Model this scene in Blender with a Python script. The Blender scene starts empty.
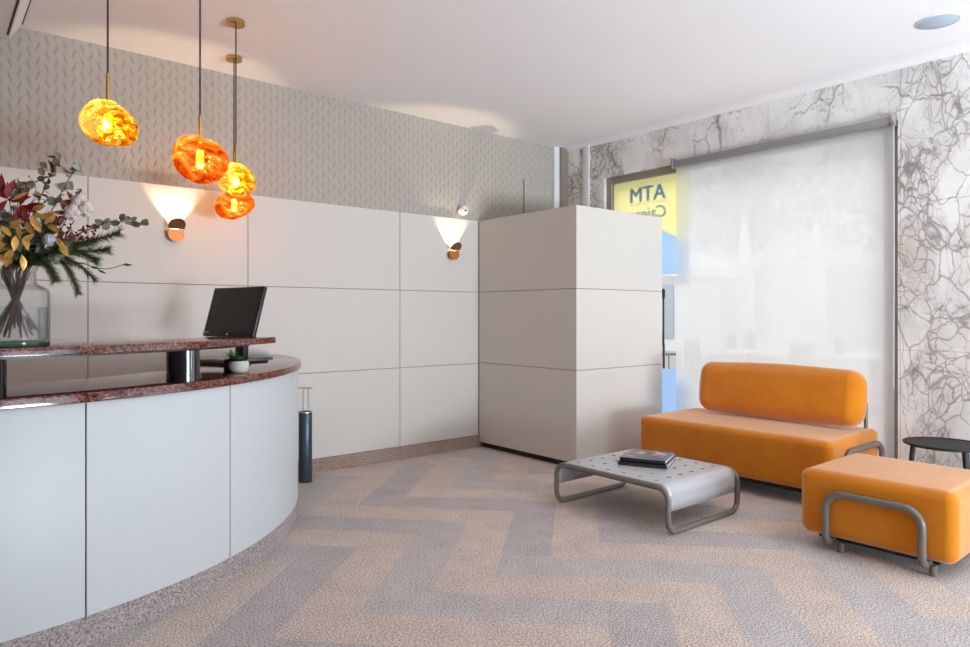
import bpy, bmesh, math, random
from mathutils import Vector, Matrix
PI = math.pi
R = math.radians
random.seed(7)
scene = bpy.context.scene
C = scene.collection

# ------------------------------------------------------------------ helpers
def link(o, parent=None):
    C.objects.link(o)
    if parent is not None:
        o.parent = parent
        o.matrix_parent_inverse = Matrix.Translation(parent.location).inverted() if parent.parent is None else Matrix()
    return o

def obj(name, bm, m, parent=None, smooth=True, origin=None, angle=40):
    """one mesh object; vertices are in world metres, the origin is moved to `origin`."""
    me = bpy.data.meshes.new(name)
    bmesh.ops.recalc_face_normals(bm, faces=bm.faces)
    bm.to_mesh(me); bm.free()
    for mm in (m if isinstance(m, (list, tuple)) else [m]):
        me.materials.append(mm)
    if smooth:
        for p in me.polygons: p.use_smooth = True
        try: me.set_sharp_from_angle(angle=R(angle))
        except Exception: pass
    o = bpy.data.objects.new(name, me)
    C.objects.link(o)
    if parent is not None:
        root = parent
        off = Vector((0, 0, 0))
        while root is not None:
            off += root.location; root = root.parent
        o.parent = parent
        for v in me.vertices: v.co -= off
    else:
        if origin is None:
            xs = [v.co for v in me.vertices]
            lo = Vector((min(v.x for v in xs), min(v.y for v in xs), min(v.z for v in xs)))
            hi = Vector((max(v.x for v in xs), max(v.y for v in xs), max(v.z for v in xs)))
            origin = Vector(((lo.x + hi.x) / 2, (lo.y + hi.y) / 2, lo.z))
        origin = Vector(origin)
        for v in me.vertices: v.co -= origin
        o.location = origin
    return o

def tag(o, label, cat, group=None):
    o['label'] = label; o['category'] = cat
    if group: o['group'] = group
    return o

def thing(name, label, cat, loc, group=None):
    o = bpy.data.objects.new(name, None); C.objects.link(o)
    o.empty_display_size = 0.05
    o.location = loc
    return tag(o, label, cat, group)

def struct(name, bm, m, smooth=False):
    o = obj(name, bm, m, None, smooth=smooth, origin=(0, 0, 0))
    o['kind'] = 'structure'
    return o

def B(): return bmesh.new()

def add_box(bm, x0, x1, y0, y1, z0, z1, bev=0, seg=2):
    r = bmesh.ops.create_cube(bm, size=1)
    vs = r['verts']
    for v in vs:
        v.co = Vector(((x0 + x1) / 2 + v.co.x * (x1 - x0), (y0 + y1) / 2 + v.co.y * (y1 - y0), (z0 + z1) / 2 + v.co.z * (z1 - z0)))
    if bev:
        es = list({e for v in vs for e in v.link_edges})
        bmesh.ops.bevel(bm, geom=es, offset=bev, segments=seg, profile=.5, affect='EDGES')
    return bm

def box(x0, x1, y0, y1, z0, z1, bev=0, seg=2):
    return add_box(B(), x0, x1, y0, y1, z0, z1, bev, seg)

def add_tube(bm, pts, r, n=10, closed=False, caps=True):
    pts = [Vector(p) for p in pts]
    m = len(pts)
    rr = r if isinstance(r, (list, tuple)) else [r] * m
    rings = []
    up = None
    for i, p in enumerate(pts):
        if closed:
            t = (pts[(i + 1) % m] - pts[i - 1]).normalized()
        else:
            a = pts[max(i - 1, 0)]; b = pts[min(i + 1, m - 1)]
            t = (b - a).normalized()
        if up is None:
            up = Vector((0, 0, 1)) if abs(t.z) < .9 else Vector((1, 0, 0))
        up = (up - t * up.dot(t))
        if up.length < 1e-5: up = t.orthogonal()
        up.normalize()
        s = t.cross(up)
        rings.append([bm.verts.new(p + (up * math.cos(2 * PI * k / n) + s * math.sin(2 * PI * k / n)) * rr[i]) for k in range(n)])
    for i in range(m if closed else m - 1):
        a = rings[i]; b = rings[(i + 1) % m]
        sh = 0
        if closed and i == m - 1:
            sh = min(range(n), key=lambda q: (a[0].co - b[q].co).length)
        for k in range(n):
            bm.faces.new((a[k], a[(k + 1) % n], b[(k + 1 + sh) % n], b[(k + sh) % n]))
    if caps and not closed:
        bm.faces.new(rings[0][::-1]); bm.faces.new(rings[-1])
    return bm

def fillet(pts, rad, seg=7, closed=False):
    pts = [Vector(p) for p in pts]; out = []
    m = len(pts)
    for i, p in enumerate(pts):
        if not closed and i in (0, m - 1):
            out.append(p); continue
        a = (pts[i - 1] - p); b = (pts[(i + 1) % m] - p)
        rd = min(rad, a.length * .49, b.length * .49)
        ang = a.angle(b)
        d = min(rd / math.tan(ang / 2), a.length * .49, b.length * .49)
        p0 = p + a.normalized() * d; p2 = p + b.normalized() * d
        bis = (a.normalized() + b.normalized()).normalized()
        rc = d * math.tan(ang / 2)
        c = p + bis * (rc / math.sin(ang / 2))
        v0 = p0 - c; v2 = p2 - c
        tot = v0.angle(v2); ax = v0.cross(v2).normalized()
        for k in range(seg + 1):
            out.append(c + Matrix.Rotation(tot * k / seg, 3, ax) @ v0)
    return out

def add_lathe(bm, prof, center, n=32, axis=None):
    """prof: list of (radius, height); closed at ends when the radius is 0"""
    c = Vector(center)
    rings = []
    for r, z in prof:
        if r < 1e-6:
            rings.append([bm.verts.new(c + Vector((0, 0, z)))])
        else:
            rings.append([bm.verts.new(c + Vector((r * math.cos(2 * PI * k / n), r * math.sin(2 * PI * k / n), z))) for k in range(n)])
    for a, b in zip(rings, rings[1:]):
        for k in range(n):
            q = (k + 1) % n
            if len(a) == 1 and len(b) == 1: continue
            if len(a) == 1: bm.faces.new((a[0], b[k], b[q]))
            elif len(b) == 1: bm.faces.new((a[k], b[0], a[q]))
            else: bm.faces.new((a[k], b[k], b[q], a[q]))
    return bm

def add_cyl(bm, c, r, z0, z1, n=24, bev=.002):
    b = min(bev, r * .4, (z1 - z0) * .4)
    return add_lathe(bm, [(0, z0), (r - b, z0), (r, z0 + b), (r, z1 - b), (r - b, z1), (0, z1)], (c[0], c[1], 0), n)

def cushion(bm, lo, hi, rad, bulge=.012, n=12, k=6):
    """soft box with rounded edges and gently swollen faces"""
    lo = Vector(lo); hi = Vector(hi); c = (lo + hi) / 2; h = (hi - lo) / 2
    def samples(hh):
        inner = hh - rad
        left = [-(inner + rad * math.tan(R(45) * (k - i) / k)) for i in range(k)]
        mid = [-inner + 2 * inner * i / n for i in range(n + 1)]
        return left + mid + [-v for v in left[::-1]]
    S = [samples(h[i]) for i in range(3)]
    for ax in range(3):
        u, v = [i for i in range(3) if i != ax]
        for sg in (-1, 1):
            grid = []
            for a in S[u]:
                row = []
                for b in S[v]:
                    p = Vector((0, 0, 0)); p[ax] = sg * h[ax]; p[u] = a; p[v] = b
                    q = Vector([max(-(h[i] - rad), min(h[i] - rad, p[i])) for i in range(3)])
                    d = (p - q)
                    p2 = q + d.normalized() * rad
                    ua, vb = a / h[u], b / h[v]
                    p2[ax] += sg * bulge * (max(0, 1 - ua ** 2) * max(0, 1 - vb ** 2)) ** 2
                    row.append(bm.verts.new(c + p2))
                grid.append(row)
            for i in range(len(grid) - 1):
                for j in range(len(grid[0]) - 1):
                    bm.faces.new((grid[i][j], grid[i + 1][j], grid[i + 1][j + 1], grid[i][j + 1]))
    bmesh.ops.remove_doubles(bm, verts=bm.verts, dist=1e-5)
    return bm

def arc_slab(r0, r1, a0, a1, z0, z1, cx, cy, n=48, bev=0):
    """ring sector (angles in degrees) as a solid"""
    bm = B(); secs = []
    prof = [(r0, z0), (r1, z0), (r1, z1), (r0, z1)]
    if bev:
        prof = [(r0, z0), (r1 - bev, z0), (r1, z0 + bev), (r1, z1 - bev), (r1 - bev * .3, z1 - bev * .3), (r1 - bev, z1), (r0, z1)]
    for i in range(n + 1):
        a = R(a0 + (a1 - a0) * i / n)
        secs.append([bm.verts.new((cx + r * math.cos(a), cy + r * math.sin(a), z)) for r, z in prof])
    m = len(prof)
    for s, t in zip(secs, secs[1:]):
        for k in range(m):
            q = (k + 1) % m
            bm.faces.new((s[k], s[q], t[q], t[k]))
    bm.faces.new(secs[0]); bm.faces.new(secs[-1][::-1])
    return bm

def add_leaf(bm, p, d, nrm, L, W, curl=.15, shape='oval'):
    d = Vector(d).normalized(); nrm = Vector(nrm)
    nrm = (nrm - d * nrm.dot(d)); nrm = nrm.normalized() if nrm.length > 1e-4 else d.orthogonal().normalized()
    s = d.cross(nrm); p = Vector(p)
    if shape == 'oval': prof = [(0, .05), (.15, .55), (.4, .98), (.65, .95), (.88, .55), (1, .05)]
    elif shape == 'lance': prof = [(0, .08), (.2, .6), (.45, 1), (.7, .75), (.9, .3), (1, .03)]
    else: prof = [(0, .3), (.3, 1), (.6, 1), (1, .1)]
    L_, M_, R_ = [], [], []
    for t, w in prof:
        z = -curl * L * t * t
        base = p + d * (L * t) + nrm * z
        L_.append(bm.verts.new(base - s * W * .5 * w + nrm * W * .12 * w))
        M_.append(bm.verts.new(base))
        R_.append(bm.verts.new(base + s * W * .5 * w + nrm * W * .12 * w))
    for i in range(len(prof) - 1):
        bm.faces.new((L_[i], M_[i], M_[i + 1], L_[i + 1]))
        bm.faces.new((M_[i], R_[i], R_[i + 1], M_[i + 1]))

def add_ball(bm, c, r, seg=10, rings=7, sq=(1, 1, 1)):
    g = bmesh.ops.create_uvsphere(bm, u_segments=seg, v_segments=rings, radius=r)
    for v in g['verts']:
        v.co = Vector((v.co.x * sq[0], v.co.y * sq[1], v.co.z * sq[2])) + Vector(c)
    return g['verts']

# ------------------------------------------------------------------ materials
class NT:
    def __init__(s, name):
        s.m = bpy.data.materials.new(name); s.m.use_nodes = True
        s.t = s.m.node_tree; s.t.nodes.clear()
        s.out = s.t.nodes.new('ShaderNodeOutputMaterial')
    def n(s, typ, props=None, **ins):
        nd = s.t.nodes.new('ShaderNode' + typ)
        for k, v in (props or {}).items(): setattr(nd, k, v)
        for k, v in ins.items():
            key = int(k[1:]) if k[0] == 'i' and k[1:].isdigit() else k.replace('_', ' ')
            sock = nd.inputs[key]
            if isinstance(v, bpy.types.NodeSocket): s.t.links.new(v, sock)
            else: sock.default_value = v
        return nd
    def math(s, op, a, b=0.0, c=None):
        kw = dict(i0=a, i1=b)
        if c is not None: kw['i2'] = c
        return s.n('Math', {'operation': op}, **kw).outputs[0]
    def mix(s, f, a, b):
        nd = s.n('Mix', {'data_type': 'RGBA'})
        for i, v in ((0, f), (6, a), (7, b)):
            if isinstance(v, bpy.types.NodeSocket): s.t.links.new(v, nd.inputs[i])
            else: nd.inputs[i].default_value = v if i == 0 else c4(v)
        return nd.outputs[2]
    def ramp(s, f, stops):
        nd = s.n('ValToRGB', Fac=f)
        el = nd.color_ramp.elements
        while len(el) < len(stops): el.new(.5)
        for e, (p, c) in zip(el, stops): e.position = p; e.color = c4(c)
        return nd.outputs[0]
    def done(s, shader):
        s.t.links.new(shader, s.out.inputs[0]); return s.m

def c4(c): return (c[0], c[1], c[2], 1) if len(c) == 3 else c
def srgb(r, g, b):
    f = lambda v: (v / 255 / 12.92) if v / 255 <= .04045 else ((v / 255 + .055) / 1.055) ** 2.4
    return (f(r), f(g), f(b))

def mat(name, col, rough=.5, metal=0, noise=None, bump=None, spec=.5, coat=0, sheen=0, trans=0, ior=1.45):
    """principled with a little procedural mottling: noise=(scale, amount), bump=(scale, strength)"""
    t = NT(name)
    b = t.n('BsdfPrincipled', Roughness=rough, Metallic=metal, IOR=ior)
    b.inputs['Specular IOR Level'].default_value = spec
    b.inputs['Coat Weight'].default_value = coat
    b.inputs['Coat Roughness'].default_value = .05
    b.inputs['Sheen Weight'].default_value = sheen
    b.inputs['Transmission Weight'].default_value = trans
    co = t.n('TexCoord').outputs['Object']
    sc, am = noise or (8, .04)
    nz = t.n('TexNoise', Vector=co, Scale=sc, Detail=4.0).outputs[0]
    dark = tuple(c * (1 - am) for c in col); lite = tuple(min(1, c * (1 + am)) for c in col)
    t.t.links.new(t.mix(nz, dark, lite), b.inputs['Base Color'])
    if bump:
        nb = t.n('TexNoise', Vector=co, Scale=bump[0], Detail=3.0).outputs[0]
        bp = t.n('Bump', Strength=bump[1], Distance=.01, Height=nb)
        t.t.links.new(bp.outputs[0], b.inputs['Normal'])
    return t.done(b.outputs[0])

M = {}
M['panel'] = mat('cream_panel', srgb(207, 201, 194), .42, noise=(2, .015), spec=.4)
M['cabinet'] = mat('cabinet_laminate', srgb(207, 200, 192), .36, noise=(2, .015), spec=.45)
M['front'] = mat('counter_laminate', srgb(198, 200, 201), .4, noise=(3, .012))
M['ceiling'] = mat('ceiling_paint', srgb(240, 236, 236), .9, noise=(3, .01))
M['white'] = mat('white_paint', srgb(228, 226, 224), .5)
M['plain_wall'] = mat('plain_wall_paint', srgb(214, 208, 200), .8)
M['black'] = mat('black_plastic', (.012, .012, .013), .35)
M['black_matt'] = mat('black_matt', (.02, .02, .022), .6)
M['shadow_gap'] = mat('dark_recess', (.03, .027, .025), .8)
M['gloss_black'] = mat('gloss_black', (.008, .008, .01), .12, coat=.5)
M['screen'] = mat('screen_black', (.006, .005, .005), .3)
M['joint'] = mat('panel_joint', srgb(150, 138, 128), .8)
M['chrome'] = mat('brushed_steel', (.62, .62, .63), .28, 1)
M['silver'] = mat('silver_paint', srgb(192, 191, 194), .38, .25, noise=(40, .03))
M['tube'] = mat('grey_brown_tube', srgb(120, 111, 104), .36, .2)
M['alu'] = mat('grey_aluminium', srgb(150, 150, 152), .45, .4)
M['frame'] = mat('bronze_frame', srgb(150, 138, 126), .45, .3)
M['brass'] = mat('brass', (.62, .40, .13), .25, 1)
M['cord'] = mat('grey_cord', (.05, .045, .045), .7)
M['copper'] = mat('copper_wood', srgb(196, 120, 60), .4, .35, noise=(30, .12))
M['copper_dark'] = mat('brown_shade', srgb(122, 84, 60), .45, .2, noise=(30, .1))
M['anthracite'] = mat('anthracite_metal', srgb(72, 84, 94), .35, .6)
M['speaker'] = mat('speaker_grille', srgb(176, 190, 202), .6, noise=(300, .15))
M['paper'] = mat('paper', srgb(225, 225, 228), .7)
M['cover_dark'] = mat('dark_cover', (.02, .021, .027), .25, coat=.4)
M['pot_white'] = mat('stone_white', srgb(205, 198, 190), .7, noise=(60, .1), bump=(90, .2))
M['pot_dark'] = mat('dark_brown_pot', srgb(46, 38, 34), .5)
M['soil'] = mat('soil', (.03, .02, .015), .95, bump=(80, .6))
M['leaf_green'] = mat('succulent_green', srgb(50, 128, 56), .45, noise=(40, .25))
M['leaf_light'] = mat('succulent_light', srgb(120, 150, 70), .45, noise=(40, .25))
M['euca'] = mat('eucalyptus_leaf', srgb(112, 108, 86), .6, noise=(30, .4))
M['euca_blue'] = mat('eucalyptus_blue', srgb(140, 140, 128), .6, noise=(30, .3))
M['pine'] = mat('pine_needle', srgb(98, 112, 70), .6, noise=(20, .4))
M['gold'] = mat('gold_leaf', srgb(214, 164, 84), .24, .45, noise=(60, .45))
M['red'] = mat('dark_red_leaf', srgb(120, 24, 26), .6, noise=(30, .3))
M['berry'] = mat('red_berry', srgb(96, 20, 32), .4)
M['twig'] = mat('brown_twig', srgb(84, 58, 44), .8, noise=(50, .3))
M['twig_red'] = mat('reddish_twig', srgb(138, 88, 78), .7)
M['cotton'] = mat('cotton', srgb(208, 190, 184), .95, bump=(120, .5))
M['husk'] = mat('cotton_husk', srgb(120, 62, 40), .8)
M['thistle'] = mat('silver_bauble', srgb(176, 180, 180), .45, .2, bump=(90, .8))

def velvet():
    t = NT('orange_velvet')
    co = t.n('TexCoord').outputs['Object']
    n1 = t.n('TexNoise', Vector=co, Scale=5.0, Detail=5.0, Roughness=.65).outputs[0]
    n2 = t.n('TexNoise', Vector=co, Scale=260.0, Detail=2.0).outputs[0]
    base = t.ramp(n1, [(.25, srgb(204, 116, 8)), (.75, srgb(222, 136, 20))])
    col = t.mix(t.math('MULTIPLY', n2, .22), base, srgb(176, 92, 8))
    b = t.n('BsdfPrincipled', Base_Color=col, Roughness=.82)
    b.inputs['Sheen Weight'].default_value = .82
    b.inputs['Sheen Roughness'].default_value = .45
    b.inputs['Sheen Tint'].default_value = c4(srgb(255, 243, 224))
    b.inputs['Specular IOR Level'].default_value = .15
    bp = t.n('Bump', Strength=.25, Distance=.004, Height=n2)
    bp2 = t.n('Bump', Strength=.12, Distance=.03, Height=n1, Normal=bp.outputs[0])
    t.t.links.new(bp2.outputs[0], b.inputs['Normal'])
    return t.done(b.outputs[0])
M['velvet'] = velvet()

def carpet(name, c1, c2, scale=420.0):
    t = NT(name)
    co = t.n('TexCoord').outputs['Object']
    n1 = t.n('TexNoise', Vector=co, Scale=scale * .3, Detail=3.0, Roughness=.8).outputs[0]
    n2 = t.n('TexNoise', Vector=co, Scale=6.0, Detail=4.0).outputs[0]
    f = t.math('ADD', t.math('MULTIPLY', n1, .92), t.math('MULTIPLY', n2, .08))
    col = t.ramp(f, [(.41, c1), (.575, c2)])
    b = t.n('BsdfPrincipled', Base_Color=col, Roughness=.95)
    b.inputs['Specular IOR Level'].default_value = .1
    b.inputs['Sheen Weight'].default_value = .15
    bp = t.n('Bump', Strength=.5, Distance=.005, Height=n1)
    t.t.links.new(bp.outputs[0], b.inputs['Normal'])
    return t.done(b.outputs[0])
CAR = [carpet('carpet_beige', srgb(145, 127, 117), srgb(239, 221, 209)),
       carpet('carpet_sand', srgb(149, 132, 121), srgb(241, 224, 212)),
       carpet('carpet_grey', srgb(135, 126, 123), srgb(225, 216, 213)),
       carpet('carpet_taupe', srgb(129, 119, 117), srgb(219, 208, 206))]
M['plinth'] = carpet('plinth_carpet', srgb(118, 103, 101), srgb(190, 175, 173))

def granite():
    t = NT('red_granite')
    co = t.n('TexCoord').outputs['Object']
    v = t.n('TexVoronoi', Vector=co, Scale=150.0, Randomness=1.0)
    n = t.n('TexNoise', Vector=co, Scale=70.0, Detail=4.0, Roughness=.7).outputs[0]
    sep = t.n('SeparateColor', Color=v.outputs['Color']).outputs[0]
    f = t.math('ADD', t.math('MULTIPLY', sep, .6), t.math('MULTIPLY', n, .4))
    col = t.ramp(f, [(.28, srgb(26, 20, 20)), (.4, srgb(84, 40, 34)), (.6, srgb(118, 58, 46)), (.8, srgb(140, 86, 74))])
    b = t.n('BsdfPrincipled', Base_Color=col, Roughness=.10)
    b.inputs['Coat Weight'].default_value = .0
    b.inputs['Coat Roughness'].default_value = .02
    return t.done(b.outputs[0])
M['granite'] = granite()

def marble():
    t = NT('veined_marble')
    co = t.n('TexCoord').outputs['Object']
    mp = t.n('Mapping', Vector=co); mp.inputs['Rotation'].default_value = (R(38), 0, 0)
    mp.inputs['Scale'].default_value = (1, 1, .62)
    big = t.n('TexNoise', Vector=mp.outputs[0], Scale=1.6, Detail=3.0, Roughness=.55)
    off = t.n('VectorMath', {'operation': 'MULTIPLY_ADD'}, i0=big.outputs['Color'], i1=(.38, .38, .38), i2=mp.outputs[0]).outputs[0]
    fine = t.n('TexNoise', Vector=off, Scale=11.0, Detail=4.0, Roughness=.6)
    off2 = t.n('VectorMath', {'operation': 'MULTIPLY_ADD'}, i0=fine.outputs['Color'], i1=(.05, .05, .05), i2=off).outputs[0]
    wn = t.n('TexNoise', Vector=off, Scale=5.0, Detail=3.0).outputs[0]
    wid = t.n('MapRange', Value=wn, From_Min=.35, From_Max=.65, To_Min=.3, To_Max=1.35).outputs[0]
    def vein(scale, hi, vec):
        v = t.n('TexVoronoi', {'feature': 'DISTANCE_TO_EDGE'}, Vector=vec, Scale=scale).outputs[0]
        return t.n('MapRange', {'interpolation_type': 'LINEAR'}, Value=v, From_Min=0.0, From_Max=t.math('MULTIPLY', wid, hi), To_Min=1.0, To_Max=0.0).outputs[0]
    v1 = vein(2.9, .022, off2)
    v2 = vein(7.6, .05, off2)
    v3 = vein(17.0, .09, off2)
    mk = t.n('TexNoise', Vector=off, Scale=1.25, Detail=3.0).outputs[0]
    mask = t.n('MapRange', {'interpolation_type': 'SMOOTHSTEP'}, Value=mk, From_Min=.46, From_Max=.60).outputs[0]
    mk2 = t.n('TexNoise', Vector=off, Scale=3.4, Detail=4.0).outputs[0]
    mask2 = t.n('MapRange', {'interpolation_type': 'SMOOTHSTEP'}, Value=mk2, From_Min=.44, From_Max=.58).outputs[0]
    rn = t.n('TexNoise', Vector=off2, Scale=3.6, Detail=6.0, Roughness=.6).outputs[0]
    ridge = t.n('MapRange', {'interpolation_type': 'LINEAR'}, Value=t.math('ABSOLUTE', t.math('SUBTRACT', rn, .5)), From_Min=0.0, From_Max=.009, To_Min=1.0, To_Max=0.0).outputs[0]
    thin = t.math('ADD', t.math('MULTIPLY', v1, t.math('ADD', t.math('MULTIPLY', mask2, .7), .12)), t.math('MULTIPLY', ridge, t.math('MULTIPLY_ADD', mask2, .4, .12)))
    net = t.math('MULTIPLY', t.math('MAXIMUM', t.math('MULTIPLY', v2, .9), t.math('MULTIPLY', v3, t.math('MULTIPLY', mask2, .9))), mask)
    f = t.math('MINIMUM', t.math('ADD', thin, net), 1.0)
    cloud = t.n('TexNoise', Vector=off, Scale=3.2, Detail=5.0, Roughness=.6).outputs[0]
    base = t.ramp(cloud, [(.3, srgb(214, 209, 205)), (.5, srgb(236, 233, 230)), (.72, srgb(246, 244, 242))])
    base = t.mix(t.math('MULTIPLY', t.math('MULTIPLY', mask, mask2), .3), base, srgb(172, 160, 150))
    col = t.mix(t.math('MULTIPLY', f, .70), base, srgb(96, 88, 85))
    # slab joints
    sx = t.n('SeparateXYZ', Vector=co)
    def joint(sock, at):
        return t.math('LESS_THAN', t.math('ABSOLUTE', t.math('SUBTRACT', sock, at)), .0016)
    j = t.math('MAXIMUM', joint(sx.outputs[1], 1.7), t.math('MAXIMUM', joint(sx.outputs[2], 1.942), joint(sx.outputs[2], .966)))
    j = t.math('MAXIMUM', j, joint(sx.outputs[1], 2.62))
    col = t.mix(t.math('MULTIPLY', j, .55), col, srgb(110, 104, 100))
    b = t.n('BsdfPrincipled', Base_Color=col, Roughness=.14)
    b.inputs['Specular IOR Level'].default_value = .4
    return t.done(b.outputs[0])
M['marble'] = marble()

def wallpaper():
    t = NT('wavy_wallpaper')
    co = t.n('TexCoord').outputs['Object']
    sx = t.n('SeparateXYZ', Vector=co)
    x, z = sx.outputs[0], sx.outputs[2]
    lam = .086
    w = t.math('SINE', t.math('MULTIPLY', z, 2 * PI / lam))
    u0 = t.math('MULTIPLY', x, 1 / .046)
    par = t.math('MULTIPLY', t.math('MODULO', t.math('FLOOR', u0), 2.0), 2.0)
    u = t.math('ADD', u0, t.math('MULTIPLY', w, .12))
    fr = t.math('ABSOLUTE', t.math('SUBTRACT', t.math('FRACT', u), .5))
    line = t.n('MapRange', {'interpolation_type': 'SMOOTHSTEP'}, Value=fr, From_Min=.0, From_Max=.30, To_Min=1.0, To_Max=0.0).outputs[0]
    ph = t.math('ADD', t.math('MULTIPLY', z, 2 * PI / lam), t.math('MULTIPLY', t.math('FLOOR', u), PI))
    dash = t.n('MapRange', Value=t.math('COSINE', ph), From_Min=-1.0, From_Max=.7, To_Min=.12, To_Max=1.0).outputs[0]
    f = t.math('MULTIPLY', line, dash)
    nz = t.n('TexNoise', Vector=co, Scale=35.0, Detail=3.0).outputs[0]
    base = t.mix(nz, srgb(170, 161, 152), srgb(180, 171, 161))
    col = t.mix(t.math('MULTIPLY', f, .40), base, srgb(134, 124, 115))
    b = t.n('BsdfPrincipled', Base_Color=col, Roughness=.75)
    bp = t.n('Bump', {'invert': True}, Strength=.5, Distance=.006, Height=f)
    t.t.links.new(bp.outputs[0], b.inputs['Normal'])
    return t.done(b.outputs[0])
M['paperwall'] = wallpaper()

def fabric_blind():
    t = NT('screen_fabric')
    co = t.n('TexCoord').outputs['Object']
    n = t.n('TexNoise', Vector=co, Scale=500.0, Detail=1.0).outputs[0]
    col = t.mix(n, (.86, .86, .87), (.93, .93, .93))
    tr = t.n('BsdfTranslucent', Color=col)
    df = t.n('BsdfDiffuse', Color=col)
    a = t.n('MixShader', Fac=.35, i1=tr.outputs[0], i2=df.outputs[0])
    tp = t.n('BsdfTransparent', Color=(1, 1, 1, 1))
    m = t.n('MixShader', Fac=BLIND_OPEN, i1=a.outputs[0], i2=tp.outputs[0])
    return t.done(m.outputs[0])
BLIND_OPEN = .12
M['blind'] = fabric_blind()

def clear_glass(name, tint=(.97, .985, .98)):
    t = NT(name)
    fr = t.n('Fresnel', IOR=1.45).outputs[0]
    tp = t.n('BsdfTransparent', Color=c4(tint)); gl = t.n('BsdfGlossy', Roughness=.01)
    return t.done(t.n('MixShader', Fac=t.math('MULTIPLY', fr, .8), i1=tp.outputs[0], i2=gl.outputs[0]).outputs[0])
M['glass'] = clear_glass('window_glass')

def film(name, col, op=.55):
    t = NT(name)
    tl = t.n('BsdfTranslucent', Color=c4(col)); tp = t.n('BsdfTransparent', Color=c4(col))
    df = t.n('BsdfDiffuse', Color=c4(col))
    a = t.n('MixShader', Fac=.06, i1=tl.outputs[0], i2=df.outputs[0])
    return t.done(t.n('MixShader', Fac=1 - op, i1=a.outputs[0], i2=tp.outputs[0]).outputs[0])
M['film_yellow'] = film('yellow_film', (1, .965, .64), .85)
M['film_blue'] = film('blue_film', (.66, .80, 1.0), .7)
M['film_ink'] = film('blue_ink', (.62, .72, 1.0), .7)

def vase_glass():
    t = NT('vase_glass')
    b = t.n('BsdfPrincipled', Base_Color=(.93, .97, .95, 1), Roughness=.01, IOR=1.25)
    b.inputs['Transmission Weight'].default_value = .9
    lw = t.n('LayerWeight', Blend=.5).outputs['Facing']
    tp = t.n('BsdfTransparent', Color=t.ramp(lw, [(.55, (.985, .99, .988)), (.97, (.38, .46, .43))]))
    return t.done(t.n('MixShader', Fac=.82, i1=b.outputs[0], i2=tp.outputs[0]).outputs[0])
M['vase'] = vase_glass()
M['vase_green'] = clear_glass('green_glass_base', (.35, .6, .48))
M['water'] = clear_glass('water', (.97, .975, .975))

def globe_mat(name, c_lo, c_mid, c_hi, seed):
    t = NT(name)
    co = t.n('TexCoord').outputs['Object']
    mp = t.n('Mapping', Vector=co); mp.inputs['Location'].default_value = (seed, seed * .7, 0); mp.inputs['Rotation'].default_value = (R(20), R(35), seed)
    mp.inputs['Scale'].default_value = (1, 1, 1.7)
    n1 = t.n('TexNoise', Vector=mp.outputs[0], Scale=8.0, Detail=2.5, Roughness=.5, Distortion=1.8).outputs[0]
    col = t.ramp(n1, [(.36, c_lo), (.48, c_mid), (.60, c_hi)])
    lw = t.n('LayerWeight', Blend=.35).outputs['Facing']
    bp = t.n('Bump', Strength=.9, Distance=.03, Height=n1)
    tp = t.n('BsdfTransparent', Color=col)
    gl = t.n('BsdfGlossy', Color=col, Roughness=.06, Normal=bp.outputs[0])
    tl = t.n('BsdfTranslucent', Color=col, Normal=bp.outputs[0])
    a = t.n('MixShader', Fac=.24, i1=gl.outputs[0], i2=tl.outputs[0])
    m = t.n('MixShader', Fac=t.math('MULTIPLY_ADD', lw, .2, .5), i1=tp.outputs[0], i2=a.outputs[0])
    return t.done(m.outputs[0])

def emit(name, col, s):
    t = NT(name)
    return t.done(t.n('Emission', Color=c4(col), Strength=s).outputs[0])
M['bulb'] = emit('lit_bulb', (1, .72, .30), 22)
M['led'] = emit('lit_led', (1, .85, .62), 12)
M['fill_lamp'] = emit('fill_lamp_glow', (1, .95, .88), 6)  # glow of the added fill lamps

# ------------------------------------------------------------------ room dimensions (metres, camera above the origin)
YL = 4.768          # front of the panelling on the left wall
YW = 4.782           # wallpaper
XW = 5.03           # marble window wall
ZC = 2.885          # ceiling
XR, YB = -2.6, -3.2 # rear and back walls, behind the camera
Z1, Z2, ZT, ZB = .761, 1.406, 2.056, .108

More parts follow.
